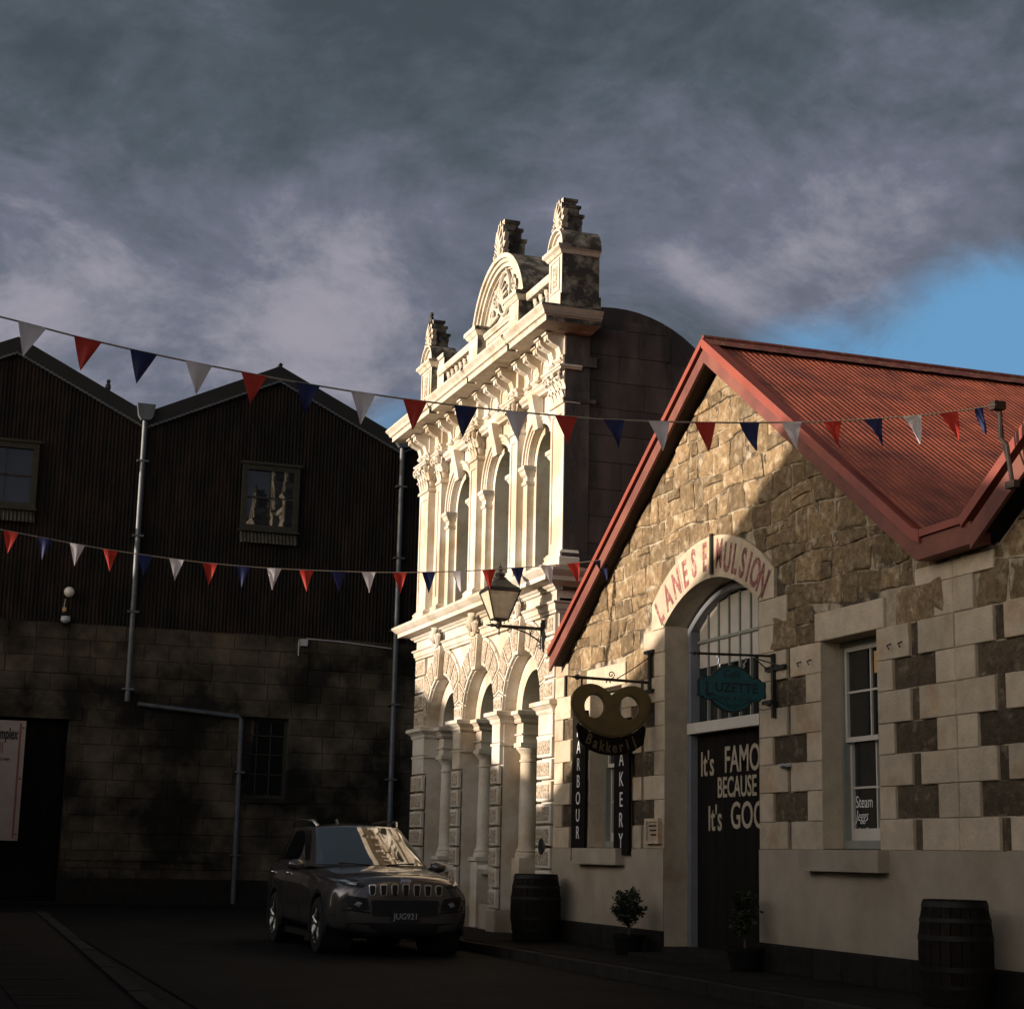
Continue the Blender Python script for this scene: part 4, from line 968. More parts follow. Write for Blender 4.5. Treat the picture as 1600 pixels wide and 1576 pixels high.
# stone ground floor with its openings
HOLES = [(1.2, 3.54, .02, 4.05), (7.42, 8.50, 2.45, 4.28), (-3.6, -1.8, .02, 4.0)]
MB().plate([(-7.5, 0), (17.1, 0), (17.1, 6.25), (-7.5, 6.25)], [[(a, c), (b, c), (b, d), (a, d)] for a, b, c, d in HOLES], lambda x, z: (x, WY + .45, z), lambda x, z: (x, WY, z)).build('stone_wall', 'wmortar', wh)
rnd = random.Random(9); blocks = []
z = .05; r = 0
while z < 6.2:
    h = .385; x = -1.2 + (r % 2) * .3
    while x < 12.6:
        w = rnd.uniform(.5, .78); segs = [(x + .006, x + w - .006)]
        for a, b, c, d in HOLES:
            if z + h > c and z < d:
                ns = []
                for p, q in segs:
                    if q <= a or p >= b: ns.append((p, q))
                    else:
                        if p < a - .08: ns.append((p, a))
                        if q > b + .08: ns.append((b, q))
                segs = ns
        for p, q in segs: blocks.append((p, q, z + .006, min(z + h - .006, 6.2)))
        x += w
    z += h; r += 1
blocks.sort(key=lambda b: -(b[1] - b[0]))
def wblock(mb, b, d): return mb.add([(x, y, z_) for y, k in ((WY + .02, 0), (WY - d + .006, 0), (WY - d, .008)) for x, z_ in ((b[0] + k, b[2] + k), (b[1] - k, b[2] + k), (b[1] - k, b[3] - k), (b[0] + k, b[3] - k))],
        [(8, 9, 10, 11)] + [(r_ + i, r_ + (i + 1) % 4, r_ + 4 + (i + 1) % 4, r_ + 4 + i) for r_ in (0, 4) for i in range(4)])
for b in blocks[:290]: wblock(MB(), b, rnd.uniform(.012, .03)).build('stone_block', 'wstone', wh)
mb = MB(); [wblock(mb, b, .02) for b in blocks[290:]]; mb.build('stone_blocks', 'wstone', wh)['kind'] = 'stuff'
print('warehouse blocks', len(blocks))
for a, b, c, d in (HOLES[0], HOLES[2]):
    dd = MB().box(a, b, WY + .30, WY + .36, c, d).build('door', 'blackdoor', wh)
    k = 0; x = a
    while x < b - .05: MB().box(x + .006, min(x + .19, b) - .006, WY + .28, WY + .30, c + .03, d - .03).build('door_board', 'blackdoor', dd); x += .19
    MB().box(a - .25, b + .25, WY - .05, WY + .3, d, d + .30).build('lintel', 'wstone', wh)
MB().box(3.54, 6.9, WY - .05, WY, 1.0, 1.05).build('ledge', 'wstone', wh)
MB().box(3.54, 12.6, WY - .06, WY, .0, .62).build('plinth', 'plinth', wh)
a, b, c, d = HOLES[1]
w = MB().plate([(a, c), (b, c), (b, d), (a, d)], [[(a + .07, c + .08), (b - .07, c + .08), (b - .07, d - .07), (a + .07, d - .07)]], lambda x, z: (x, WY + .25, z), lambda x, z: (x, WY + .18, z)).build('window', 'oldwood', wh)
for x in (a + .38, a + .70): MB().box(x - .015, x + .015, WY + .18, WY + .21, c + .05, d - .05).build('glazing_bar', 'oldwood', w)
for z in (3.0, 3.45, 3.88): MB().box(a + .05, b - .05, WY + .18, WY + .21, z - .015, z + .015).build('glazing_bar', 'oldwood', w)
MB().box(a, b, WY + .21, WY + .23, c, d).build('pane', 'glass', w)
MB().box(a - .1, b + .1, WY - .07, WY + .2, c - .1, c).build('sill', 'wstone', wh)
# upper windows with flared iron aprons
def upper_win(x0, x1, z0, z1):
    w = MB().plate([(x0, z0), (x1, z0), (x1, z1), (x0, z1)], [[(x0 + .13, z0 + .12), (x1 - .13, z0 + .12), (x1 - .13, z1 - .13), (x0 + .13, z1 - .13)]], lambda x, z: (x, WY + .1, z), lambda x, z: (x, WY - .14, z)).build('window', 'oldwood', wh)
    MB().box(x0 - .05, x1 + .05, WY - .19, WY - .02, z1, z1 + .06).build('window_hood', 'oldwood', w)
    MB().box(x0 - .04, x1 + .04, WY - .20, WY - .02, z0 - .05, z0).build('window_sill', 'oldwood', w)
    xm = (x0 + x1) / 2; zm = (z0 + z1) / 2
    MB().box(xm - .012, xm + .012, WY - .09, WY - .05, z0 + .1, z1 - .1).build('glazing_bar', 'oldwood', w)
    MB().box(x0 + .1, x1 - .1, WY - .09, WY - .05, zm - .022, zm + .022).build('glazing_bar', 'oldwood', w)
    for p, q in ((x0 + .13, xm - .01), (xm + .01, x1 - .13)):
        tq, tz = (.026, .028) if p > xm and x0 > 5 else (.0, .0)
        for r_, s_ in ((z0 + .12, zm - .02), (zm + .02, z1 - .13)):
            o = MB().add([(p, WY - .06, r_), (q, WY - .06 - tq, r_), (q, WY - .06 - tq - tz, s_), (p, WY - .06 - tz, s_)], [(0, 1, 2, 3)]).build('pane', 'skyglass', w, fix=False)
    vs = []; m_ = int((x1 - x0) / per * 6)
    for i in range(m_ + 1):
        x = x0 + (x1 - x0) * i / m_; y = .016 * cos(2 * pi * x / per); vs += [(x, WY - .20 - y, z0 - .32), (x, WY - .10 - y, z0 - .05)]
    MB().add(vs, [(2 * i, 2 * i + 2, 2 * i + 3, 2 * i + 1) for i in range(m_)]).build('apron_sheet', 'galvdull', w, fix=False, smooth='all')
M['galvdull'] = mat('dull_galvanised_apron', (.04, .034, .026), .8, .5, 6)
upper_win(7.10, 8.46, 8.64, 10.20); upper_win(1.05, 2.45, 8.70, 10.20)
def downpipe(x, zt, zb, kink=0):
    p = MB().tube([(x, WY - .14, zt), (x, WY - .14, zb)], .062, 10).build('downpipe', 'galv', wh, smooth=True)
    MB().plate([(x - .21, zt + .36), (x + .21, zt + .36), (x + .17, zt + .08), (x + .10, zt - .02), (x - .10, zt - .02), (x - .17, zt + .08)], [], lambda a_, b_: (a_, WY - .02, b_), lambda a_, b_: (a_, WY - .28, b_)).build('rainwater_head', 'galv', p)
    z = zt - 1.0
    while z > zb: MB().box(x - .13, x + .13, WY - .21, WY - .02, z, z + .045).build('pipe_bracket', 'galv', p); z -= 1.75
downpipe(4.76, 11.0, 4.5); downpipe(10.95, 10.95, .1)
MB().tube([(5.0, WY - .12, 4.45), (7.28, WY - .12, 4.28), (7.36, WY - .12, 4.20), (7.38, WY - .12, .1)], .055, 10).build('waste_pipe', 'galv', wh, smooth=True)
for z in (3.0, 1.15): MB().box(7.27, 7.49, WY - .19, WY, z, z + .04).build('pipe_bracket', 'galv', wh)
cbx = thing('junction_box', 'small white junction box and conduit high on the sooty stone wall', 'electrical box', (8.68, WY, 6.0))
MB().box(8.66, 8.82, WY - .16, WY - .03, 5.98, 6.14).build('box', 'greyplastic', cbx)
MB().tube([(8.80, WY - .08, 6.16), (9.6, WY - .06, 6.14), (10.88, WY - .06, 6.05)], .014, 6).build('conduit', 'greyplastic', cbx)
MB().tube([(8.64, WY - .08, 6.14), (8.62, WY - .10, 6.08), (8.62, WY - .10, 5.75)], .014, 6).build('conduit', 'greyplastic', cbx)
gl = thing('globe_light', 'round white globe light on the corrugated wall above the camera', 'wall lamp', (3.32, WY - .1, 6.87))
MB().ball((3.32, WY - .20, 6.87), .115, 16, 10).build('globe', 'globe', gl, smooth=True)
MB().tube([(3.26, WY - .12, 6.72), (3.25, WY - .03, 6.60), (3.25, WY - .03, 6.42)], .012).build('cable', 'greyplastic', gl)
MB().box(3.21, 3.29, WY - .10, WY - .03, 6.45, 6.53).build('switch_box', 'amber', gl)
cc = thing('security_camera', 'white dome security camera below the globe light', 'camera', (3.29, WY - .1, 6.2))
MB().lathe([(.0, 0), (.10, 0), (.11, -.09), (.09, -.12)], (3.29, WY - .16, 6.32), 14).build('housing', 'greyplastic', cc, smooth=True)
MB().ball((3.29, WY - .16, 6.18), (.085, .085, .09), 12, 8).build('dome', 'glass', cc, smooth=True)
MB().box(3.25, 3.33, WY - .12, WY - .0, 6.26, 6.32).build('arm', 'greyplastic', cc)
# painted notice board by the dark doorway
nb = thing('notice_board', 'tall pale painted notice board with black and red lettering beside the dark doorway', 'sign', (2.0, WY - .3, 1.38))
MB().box(1.35, 2.60, WY - .34, WY - .28, 1.38, 3.95).build('board', 'signboard', nb)
MB().box(2.47, 2.51, WY - .345, WY - .34, 1.44, 3.9).build('painted_border', 'inkred', nb)
for z in (3.80, 2.7, 1.52): MB().ball((2.55, WY - .345, z), .02, 6, 5).build('screw', 'black', nb)
tt = dict(right=(1, 0, 0), upv=(0, 0, 1))
text('Complex', .34, (2.44, WY - .345, 3.55), 'ink', nb, sx=.46, align='RIGHT', bold=.01, **tt)
text('The', .20, (2.05, WY - .345, 3.80), 'ink', nb, sx=.8, align='RIGHT', **tt)
text('Unit II', .34, (2.16, WY - .345, 3.24), 'inkred', nb, sx=.6, align='RIGHT', **tt)
text('enter via road rear', .12, (2.3, WY - .345, 3.08), 'ink', nb, sx=.7, align='RIGHT', shear=.3, **tt)
text('Book Shop', .27, (2.08, WY - .345, 2.62), 'ink', nb, sx=.6, align='RIGHT', **tt)
text('open for', .20, (1.86, WY - .345, 2.40), 'ink', nb, sx=.7, align='RIGHT', **tt)
text('fine trade', .24, (2.0, WY - .345, 2.12), 'ink', nb, sx=.6, align='RIGHT', **tt)
def bird(x, y, z, label, s=1.0, face=1):
    b = MB(); b.ball((x, y, z + .09 * s), (.05 * s, .075 * s, .085 * s), 10, 7); b.ball((x, y - .03 * s * face, z + .19 * s), .038 * s, 8, 6)
    b.add([(x - .02 * s, y - .06 * s * face, z + .19 * s), (x + .02 * s, y - .06 * s * face, z + .19 * s), (x, y - .10 * s * face, z + .18 * s), (x, y - .06 * s * face, z + .205 * s)], [(0, 1, 2), (0, 2, 3), (1, 3, 2), (0, 3, 1)])
    b.tube([(x, y + .04 * s * face, z + .07 * s), (x, y + .14 * s * face, z + .01 * s)], [.035 * s, .012 * s], 6)
    r = thing('bird', label, 'bird', (x, y, z)); b.build('body', 'bird', r, smooth=True)
    for q in (-.02, .02): MB().tube([(x + q * s, y, z + .03 * s), (x + q * s, y, z - .01)], .006, 4).build('leg', 'bird', r)
bird(3.88, WY - .02, 11.60, 'small dark bird perched on the slope of the warehouse roof', 1.3)
bird(9.06, 31.2, 11.33, 'pigeon sitting on top of the farthest parapet finial', 1.1)

# shed across the street whose gables throw the slanting shadow over the shops
op = thing('opposite_shed', 'twin-gabled stone shed across the street, behind the camera, shading the shops', 'building', (-4.6, 20, 0))
OUT = [(2.0, 0), (35.5, 0), (35.5, 5.1), (31.8, 6.15), (24.25, 3.55), (16.3, 7.52), (15.1, 6.96), (9.2, 5.0), (2.0, 7.3)]
MB().plate(OUT, [], lambda a, b: (-9, a, b), lambda a, b: (-4.6, a, b)).build('shed_walls', 'wstone', op)
for (p, q) in zip(OUT[2:], OUT[3:]):
    MB().plate([p, q, (q[0], q[1] + .05), (p[0], p[1] + .05)], [], lambda a, b: (-9, a, b), lambda a, b: (-4.75, a, b)).build('roof_slope', 'ironroof', op)

# ------------------------------------------------------------------ bunting
def bunting(label, p_end, y_of, pts, first, height, tipf, rootx):
    t = thing('bunting', label, 'bunting', (4.5, y_of(4.5), 4.5), 'flag strings across the street')
    line = [(rootx[0], y_of(rootx[0]), rootx[1])] + [(x, y_of(x), z) for x, z in pts] + [p_end]
    MB().tube(line, .007, 5).build('cord', 'string', t)
    def zat(x):
        for (a, za), (b, zb) in zip(pts, pts[1:] + [(p_end[0], p_end[2])]):
            if a <= x <= b: return za + (zb - za) * (x - a) / (b - a)
        return pts[-1][1]
    cols = ['f_white', 'f_red', 'f_blue']; rn = random.Random(2)
    xs = [x for x, z in pts[1:]]
    for k, (x, z) in enumerate(pts[1:]):
        w = .185 if not (first == 0 and k == 20) else .09
        x2 = x + w; z2 = zat(x2); f = tipf(x); vs = []; fs = []; R = 6; Cn = 4; tw = rn.uniform(-.03, .03); sw = rn.uniform(-.02, .03); fo = rn.uniform(.012, .05); cu = rn.uniform(-.03, .03)
        for j in range(R + 1):
            v = j / R
            for i in range(Cn + 1):
                q = i / Cn; a = x + w * q; za = z + (z2 - z) * q; tx = x + w * f; tz = (z + z2) / 2 - height
                px_ = a + (tx - a) * v + cu * v * v * (1 - .6 * v); pz = za + (tz - za) * v
                yy = y_of(px_) - .012 - tw * v * v + fo * sin(q * 5 + k) * v * (1.15 - v) * 2 + sw * v
                vs.append((px_, yy, pz))
        for j in range(R):
            for i in range(Cn): m = j * (Cn + 1) + i; fs.append((m, m + 1, m + Cn + 2, m + Cn + 1))
        o = MB().add(vs, fs).build('flag', cols[(k + first) % 3], t, fix=False, smooth='all')
        o['label'] = {'f_white': 'white', 'f_red': 'red', 'f_blue': 'dark blue'}[cols[(k + first) % 3]] + ' triangular flag'
    return t
TOPP = [(.39, 4.653), (.504, 4.640), (.869, 4.592), (1.242, 4.554), (1.622, 4.524), (2.007, 4.500), (2.392, 4.479), (2.802, 4.466), (3.193, 4.461), (3.589, 4.464), (3.994, 4.472), (4.393, 4.488), (4.792, 4.506), (5.179, 4.540), (5.584, 4.580), (5.982, 4.626), (6.37, 4.676), (6.754, 4.728), (7.149, 4.795), (7.534, 4.865), (7.909, 4.942), (8.267, 5.025)]
LOWP = [(.95, 5.076), (.993, 5.071), (1.4, 5.018), (1.795, 4.968), (2.202, 4.922), (2.628, 4.886), (3.018, 4.858), (3.44, 4.834), (3.861, 4.822), (4.257, 4.819), (4.674, 4.824), (5.095, 4.835), (5.487, 4.849), (5.903, 4.870), (6.294, 4.899), (6.706, 4.939), (7.113, 4.982), (7.506, 5.037), (7.919, 5.088), (8.292, 5.150), (8.684, 5.213)]
bunting('near string of flags tied to the iron bracket on the red barge board', (8.503, 12.126, 5.09), lambda x: 11.47 + (x - .85) * .0857, TOPP, 0, .225,
        lambda x: .28 + .22 * min(1, x / 3.2) + max(0, (x - 3.8)) * .11, (-4.6, 6.1))
bunting('lower and farther string of flags passing the lantern and ending on the stone gable', (8.95, 21.63, 5.275), lambda x: 21.96 - (x - 1.36) * .0435, LOWP, 1, .275,
        lambda x: .42 + .1 * min(1, x / 5) + max(0, x - 6.6) * .2, (-4.6, 6.2))
M['rust'] = mat('rusty_iron', (.022, .012, .010), .8, .4, 12)
bk = thing('bunting_bracket', 'rusty iron bracket on the red barge board holding the near bunting', 'bracket', (8.6, 12.1, 4.4))
MB().tube([(8.62, 12.10, 4.42), (8.60, 12.13, 4.75), (8.57, 12.17, 4.82), (8.58, 12.18, 5.12)], [.020, .020, .022, .018], 8).build('post', 'rust', bk)
MB().tube([(8.62, 12.22, 4.95), (8.62, 12.2, 4.75), (8.61, 12.14, 4.62)], .012, 6).build('stay', 'rust', bk)
MB().box(8.49, 8.60, 12.12, 12.20, 5.06, 5.13).build('clamp', 'rust', bk)
MB().box(8.595, 8.65, 12.04, 12.17, 4.38, 4.44).build('foot_plate', 'rust', bk)

# ------------------------------------------------------------------ wall lantern
LP = (8.23, 24.25)
lt = thing('wall_lantern', 'black Victorian gas-style lantern on a scrolled wall bracket', 'street lamp', (8.97, LP[1], 4.2))
MB().tube([(8.93, LP[1], 4.26), (8.93, LP[1], 4.74)], .035, 10).box(8.90, 8.975, LP[1] - .05, LP[1] + .05, 4.30, 4.70).build('wall_post', 'black', lt)
MB().tube([(8.93, LP[1], 4.60), (8.30, LP[1], 4.605)], .026, 10).tube([(8.1, LP[1], 4.61), (8.30, LP[1], 4.605)], .02, 8).tube([(8.02, LP[1], 4.61), (8.10, LP[1], 4.61)], [.004, .018], 8).ball((8.12, LP[1], 4.61), .03).ball((8.22, LP[1], 4.605), .045).build('arm', 'black', lt)
sc_ = MB(); sc_.tube([(8.91, LP[1], 4.38), (8.80, LP[1], 4.46), (8.66, LP[1], 4.53), (8.5, LP[1], 4.575), (8.42, LP[1], 4.59)], .011, 6)
sc_.tube(spiral((8.39, LP[1], 4.555), .045, (-1, 0, 0), (0, 0, 1), 1.1, 14, pi / 2), .008, 5); sc_.tube(spiral((8.75, LP[1], 4.55), .045, (1, 0, 0), (0, 0, 1), 1.1, 14, pi / 2), .008, 5)
sc_.tube([(8.71, LP[1], 4.54), (8.76, LP[1], 4.47), (8.84, LP[1], 4.44), (8.91, LP[1], 4.44)], .009, 5); sc_.tube(spiral((8.87, LP[1], 4.33), .035, (-1, 0, 0), (0, 0, 1), 1.0, 10, 0), .008, 5); sc_.tube([(8.88, LP[1], 4.30), (8.91, LP[1], 4.31)], .009, 5)
sc_.build('scrollwork', 'black', lt)
MB().tube([(8.235, LP[1], 4.47), (8.235, LP[1], 4.60)], .011, 6).lathe([(.03, 4.58), (.045, 4.62), (.035, 4.66), (.06, 4.69)], (8.235, LP[1], 0), 12).build('stem', 'black', lt)
rz = radians(-3); fr = MB(); gls = []
def lc(w, z, k): a = rz + pi / 4 + k * pi / 2; return Vector((8.235 + w * cos(a) * 1.0, LP[1] + w * sin(a), z))
ZB, ZT, wb, wt = 4.70, 5.11, .155, .345
for k in range(4):
    fr.tube([lc(wb, ZB, k), lc(wt, ZT, k)], .011, 6); fr.tube([lc(wb, ZB, k), lc(wb, ZB, k + 1)], .012, 6); fr.tube([lc(wt, ZT, k), lc(wt, ZT, k + 1)], .014, 6)
    fr.ball(lc(wb, ZB - .03, k), .014, 6, 5); fr.tube([lc(wt + .0, ZT + .0, k), lc(wt + .03, ZT + .05, k)], [.012, .006], 5)
fr.build('lantern_frame', 'black', lt)
for k in range(4):
    q = [lc(wb - .01, ZB + .01, k), lc(wb - .01, ZB + .01, k + 1), lc(wt - .012, ZT - .01, k + 1), lc(wt - .012, ZT - .01, k)]
    MB().add(q, [(0, 1, 2, 3)]).build('glass_pane', 'lampglass', lt, fix=False)
rf = MB(); lev = [(.36, 5.11), (.33, 5.16), (.22, 5.215), (.14, 5.28), (.12, 5.30)]
vs = [lc(w, z, k) for w, z in lev for k in range(4)]
rf.add(vs, [(r * 4 + i, r * 4 + (i + 1) % 4, r * 4 + 4 + (i + 1) % 4, r * 4 + 4 + i) for r in range(4) for i in range(4)] + [(0, 1, 2, 3), (16, 17, 18, 19)])
rf.lathe([(.09, 5.29), (.10, 5.32), (.06, 5.345), (.085, 5.37), (.06, 5.40), (.025, 5.41), (.03, 5.43), (.045, 5.45), (.03, 5.475), (.012, 5.50), (.004, 5.56)], (8.235, LP[1], 0), 12)
rf.build('lantern_roof', 'black', lt)

# ------------------------------------------------------------------ pretzel sign
PY = 20.35
pz = thing('pretzel_sign', 'gold pretzel-shaped bakery sign hanging from a black iron bracket', 'sign', (9, PY, 3.4))
MB().box(8.93, 8.965, PY - .03, PY + .03, 3.38, 3.86).box(8.93, 8.97, PY - .12, PY + .20, 3.34, 3.385).box(8.93, 8.97, PY - .12, PY + .16, 3.84, 3.885).build('wall_bracket', 'black', pz)
ar = MB().tube([(8.95, PY, 3.47), (7.95, PY, 3.49)], .019, 8).tube([(7.83, PY, 3.495), (7.95, PY, 3.49)], [.004, .018], 8).ball((7.96, PY, 3.49), .036)
ar.tube([(8.35, PY, 3.44), (8.38, PY, 3.50), (8.41, PY, 3.44)], .01, 5)
ar.tube([(8.95, PY, 3.80), (8.7, PY, 3.62), (8.5, PY, 3.5)], .007, 5); ar.tube(spiral((8.42, PY, 3.545), .05, (1, 0, 0), (0, 0, 1), 1.4, 18, -pi / 2), .007, 5); ar.build('arm', 'black', pz)
for x in (8.02, 8.84): MB().tube([(x, PY, 3.48), (x, PY, 3.33)], .013, 6).build('hanger', 'black', pz)
ctrl = [(0, -.36), (.18, -.33), (.34, -.25), (.47, -.12), (.54, .02), (.52, .16), (.44, .255), (.32, .30), (.20, .29), (.09, .24), (0, .165)]
def cat(P, n=5):
    o = []
    for i in range(len(P) - 1):
        p0, p1, p2, p3 = (Vector(P[max(0, i - 1)]), Vector(P[i]), Vector(P[i + 1]), Vector(P[min(len(P) - 1, i + 2)]))
        for k in range(n):
            t = k / n; o.append(.5 * ((2 * p1) + (p2 - p0) * t + (2 * p0 - 5 * p1 + 4 * p2 - p3) * t * t + (3 * p1 - p0 - 3 * p2 + p3) * t ** 3))
    return [tuple(q) for q in o] + [tuple(P[-1])]
half = cat(ctrl); outl = half + [(-a, b) for a, b in half[-2:0:-1]]
cx_, cz_ = 8.425, 3.115
P2 = [(cx_ + a, cz_ + b) for a, b in outl]
hl = [[(cx_ + s_ * .235 + .135 * cos(t), cz_ + .02 + .145 * sin(t)) for t in [2 * pi * i / 20 for i in range(20)]] for s_ in (-1, 1)]
def yp(y): return lambda a, b: (a, y, b)
MB().plate(P2, hl, yp(PY + .025), yp(PY - .02)).build('pretzel', 'gold', pz)
P3 = [(cx_ + (a - cx_) * .95, cz_ + (b - cz_) * .94) for a, b in P2]; h3 = [[(x_ + (x_ - cc_) * .12, z_ + (z_ - (cz_ + .02)) * .12) for x_, z_ in h] for h, cc_ in zip(hl, (cx_ - .235, cx_ + .235))]
MB().plate(P3, h3, yp(PY - .02), yp(PY - .034)).build('pretzel_face', 'gold', pz)
bn = [(-.44, .02), (-.42, .0), (-.30, -.075), (-.15, -.12), (0, -.14), (.15, -.12), (.3, -.075), (.44, .02), (.47, -.02), (.44, -.2), (.30, -.29), (.15, -.335), (0, -.35), (-.15, -.335), (-.30, -.29), (-.42, -.2), (-.47, -.02)]
BNZ = 2.90
MB().plate([(cx_ + a, BNZ + b * 1.05) for a, b in bn], [], yp(PY + .02), yp(PY - .015)).build('banner', 'blackdoor', pz)
for i, ch in enumerate('Bakkerij'):
    q = (i - 3.5) / 4; a_ = q * .42; zb_ = BNZ - .33 + .13 * q * q
    text(ch, .185, (cx_ + q * .37, PY - .018, zb_), 'gold', pz, right=(cos(a_), 0, sin(a_)), upv=(-sin(a_), 0, cos(a_)), sx=.75, align='CENTER', ext=.002, bold=.004)
for x in (8.1, 8.35, 8.6, 8.8): MB().tube([(x, PY, 2.72), (x, PY, 2.86)], .006, 5).build('link', 'chrome', pz)

# ------------------------------------------------------------------ teal hanging sign
TY = 17.0; TX, TZ = 8.44, 3.09
ts_ = thing('teal_hanging_sign', 'teal oval shop sign on chains under a black iron arm beside the doorway', 'sign', (9, TY, 3.2))
MB().box(8.925, 8.965, TY - .025, TY + .025, 2.80, 3.50).box(8.93, 8.972, TY - .26, TY + .18, 3.315, 3.365).box(8.90, 8.972, TY - .03, TY + .20, 2.955, 2.995).build('wall_bracket', 'black', ts_)
MB().tube([(8.95, TY, 3.475), (8.06, TY, 3.455)], .014, 8).tube([(7.93, TY, 3.453), (8.06, TY, 3.455)], [.003, .014], 6).ball((8.0, TY, 3.454), .022).ball((8.05, TY, 3.455), .022).build('arm', 'black', ts_)
MB().tube([(8.95, TY - .22, 3.34), (8.72, TY, 3.44)], .008, 5).tube([(8.95, TY + .15, 3.34), (8.72, TY, 3.44)], .008, 5).build('stay', 'black', ts_)
for x, dx in ((8.27, .02), (8.62, -.03)):
    ch = MB()
    for k in range(4): ch.tube([(x + dx * k / 3 + (.012 if k % 2 else 0), TY, 3.445 - .028 * k), (x + dx * (k + 1) / 3 - (.012 if k % 2 == 0 else 0), TY, 3.415 - .03 * k)], .006, 5)
    ch.build('chain', 'chrome', ts_)
q4 = [(0, .255), (.10, .24), (.20, .18), (.25, .13), (.33, .125), (.36, .095), (.405, .085), (.405, 0)]
qs = cat(q4, 4); full = qs + [(a, -b) for a, b in qs[-2::-1]]; full = full + [(-a, b) for a, b in full[-2:0:-1]]
MB().plate([(TX + a, TZ + b) for a, b in full], [], yp(TY + .02), yp(TY - .012)).build('sign_edge', 'tealdark', ts_)
MB().plate([(TX + a * .95, TZ + b * .93) for a, b in full], [], yp(TY - .010), yp(TY - .017)).build('sign_board', 'teal', ts_)
k_ = dict(right=(1, 0, 0), upv=(0, 0, 1), align='CENTER', ext=.001)
text('Café', .115, (TX - .01, TY - .018, TZ + .125), 'tealdark', ts_, shear=.2, **k_)
text('L', .21, (TX - .275, TY - .018, TZ - .075), 'tealdark', ts_, bold=.004, **k_)
text('UZETTE', .145, (TX + .05, TY - .018, TZ - .035), 'tealdark', ts_, sx=1.0, bold=.003, **k_)
text('Design & Craft', .075, (TX + .0, TY - .018, TZ - .125), 'tealdark', ts_, shear=.2, **k_)
text('Studio', .06, (TX + .0, TY - .018, TZ - .19), 'tealdark', ts_, shear=.2, **k_)
MB().tube([(TX - .30, TY - .018, TZ - .08), (TX - .2, TY - .018, TZ - .12), (TX, TY - .018, TZ - .215), (TX + .2, TY - .018, TZ - .13), (TX + .3, TY - .018, TZ - .09)], .004, 4).build('painted_scroll', 'tealdark', ts_)

# ------------------------------------------------------------------ vertical boards by the bakery window
def vboard(uc, word, z_top, step, label, size, gap=0):
    b = thing('vertical_sign', label, 'sign', (8.95, uc, 1.3), 'vertical bakery boards')
    MB().fb(uc - .25, uc + .25, .05, .085, 1.32, z_top + .15).build('board', 'blackdoor', b)
    MB().tube([(8.92, uc + .22, 1.34), (8.90, uc + .2, 1.24), (8.90, uc + .10, 1.22), (8.90, uc + .02, 1.28)], .012, 5).build('scroll_foot', 'black', b)
    for i, chh in enumerate(word):
        s_ = size * (.55 if chh.islower() else 1)
        text(chh, s_, (8.912, uc, z_top - .2 - i * step), 'whiteletter', b, align='CENTER', ext=.002, sx=.85)
vboard(22.70, 'HARBOURs', 3.12, .232, 'left black vertical board with white letters, on the far side of the bakery window', .25)
vboard(21.17, 'BAKERY', 2.92, .262, 'right black vertical board with white letters, between bakery window and doorway', .27)
pq = thing('wall_plaque', 'small framed stone plaque on the pier left of the arched doorway', 'plaque', (8.95, 20.2, 1.46))
MB().fplate([(20.0, 1.46), (20.42, 1.46), (20.42, 1.77), (20.0, 1.77)], [[(20.05, 1.50), (20.37, 1.50), (20.37, 1.73), (20.05, 1.73)]], .03, .085).build('frame', 'ashlar', pq)
MB().fb(20.05, 20.37, .03, .06, 1.50, 1.73).build('panel', 'ashlar', pq)
for k in range(3): MB().fb(20.09, 20.33 - .03 * k, .06, .064, 1.67 - .055 * k, 1.69 - .055 * k).build('inscription_line', 'plinth', pq)
sp = thing('wall_spotlight', 'tiny twin spotlight fixed in the joint right of the doorway', 'light', (8.96, 16.73, 2.3))
for u in (16.66, 16.80): MB().lathe([(.015, 0), (.028, .05)], (8.90, u, 2.28), 8, 'X').build('lamp_head', 'greyplastic', sp)
MB().fb(16.64, 16.82, .05, .07, 2.25, 2.28).build('bar', 'black', sp)

# ------------------------------------------------------------------ barrels
def barrel(label, x, y, z0, R=.29, H=.90):
    b = thing('barrel', label, 'barrel', (x, y, z0), 'old wine barrels by the wall')
    def rad(t): return R + (R * .19) * (1 - (2 * t - 1) ** 2)
    ns = 22
    proto = None
    for k in range(ns):
        a0 = 2 * pi * k / ns + .012; a1 = 2 * pi * (k + 1) / ns - .012; vs = []; fs = []
        for j in range(7):
            t = j / 6; r = rad(t)
            for rr in (r, r - .025):
                for a in (a0, a1): vs.append((x + rr * cos(a), y + rr * sin(a), z0 + H * t))
        for j in range(6):
            q = 4 * j; fs += [(q, q + 1, q + 5, q + 4), (q + 2, q + 6, q + 7, q + 3), (q, q + 4, q + 6, q + 2), (q + 1, q + 3, q + 7, q + 5)]
        fs += [(0, 2, 3, 1), (24, 25, 27, 26)]
        MB().add(vs, fs).build('stave', 'wood_barrel', b)
    for t0, t1 in ((.015, .07), (.17, .21), (.33, .38), (.62, .67), (.79, .83), (.93, .985)):
        MB().lathe([(rad(t0) - .01, z0 + H * t0), (rad(t0) + .006, z0 + H * t0), (rad(t1) + .006, z0 + H * t1), (rad(t1) - .01, z0 + H * t1)], (x, y, 0), 32, caps=False).build('hoop', 'hoop', b, smooth=True)
    hd = MB().lathe([(R - .02, z0 + H - .05), (R - .02, z0 + H - .035)], (x, y, 0), 28).build('head', 'wood_barrel', b)
    MB().lathe([(rad(.5) - .03, z0 + .02), (rad(.5) - .05, z0 + H * .9)], (x, y, 0), 20).build('inner_wall', 'blackdoor', b)
barrel('dark old wine barrel on the footpath at the right edge', 8.52, 12.98, .12, .262, .87)
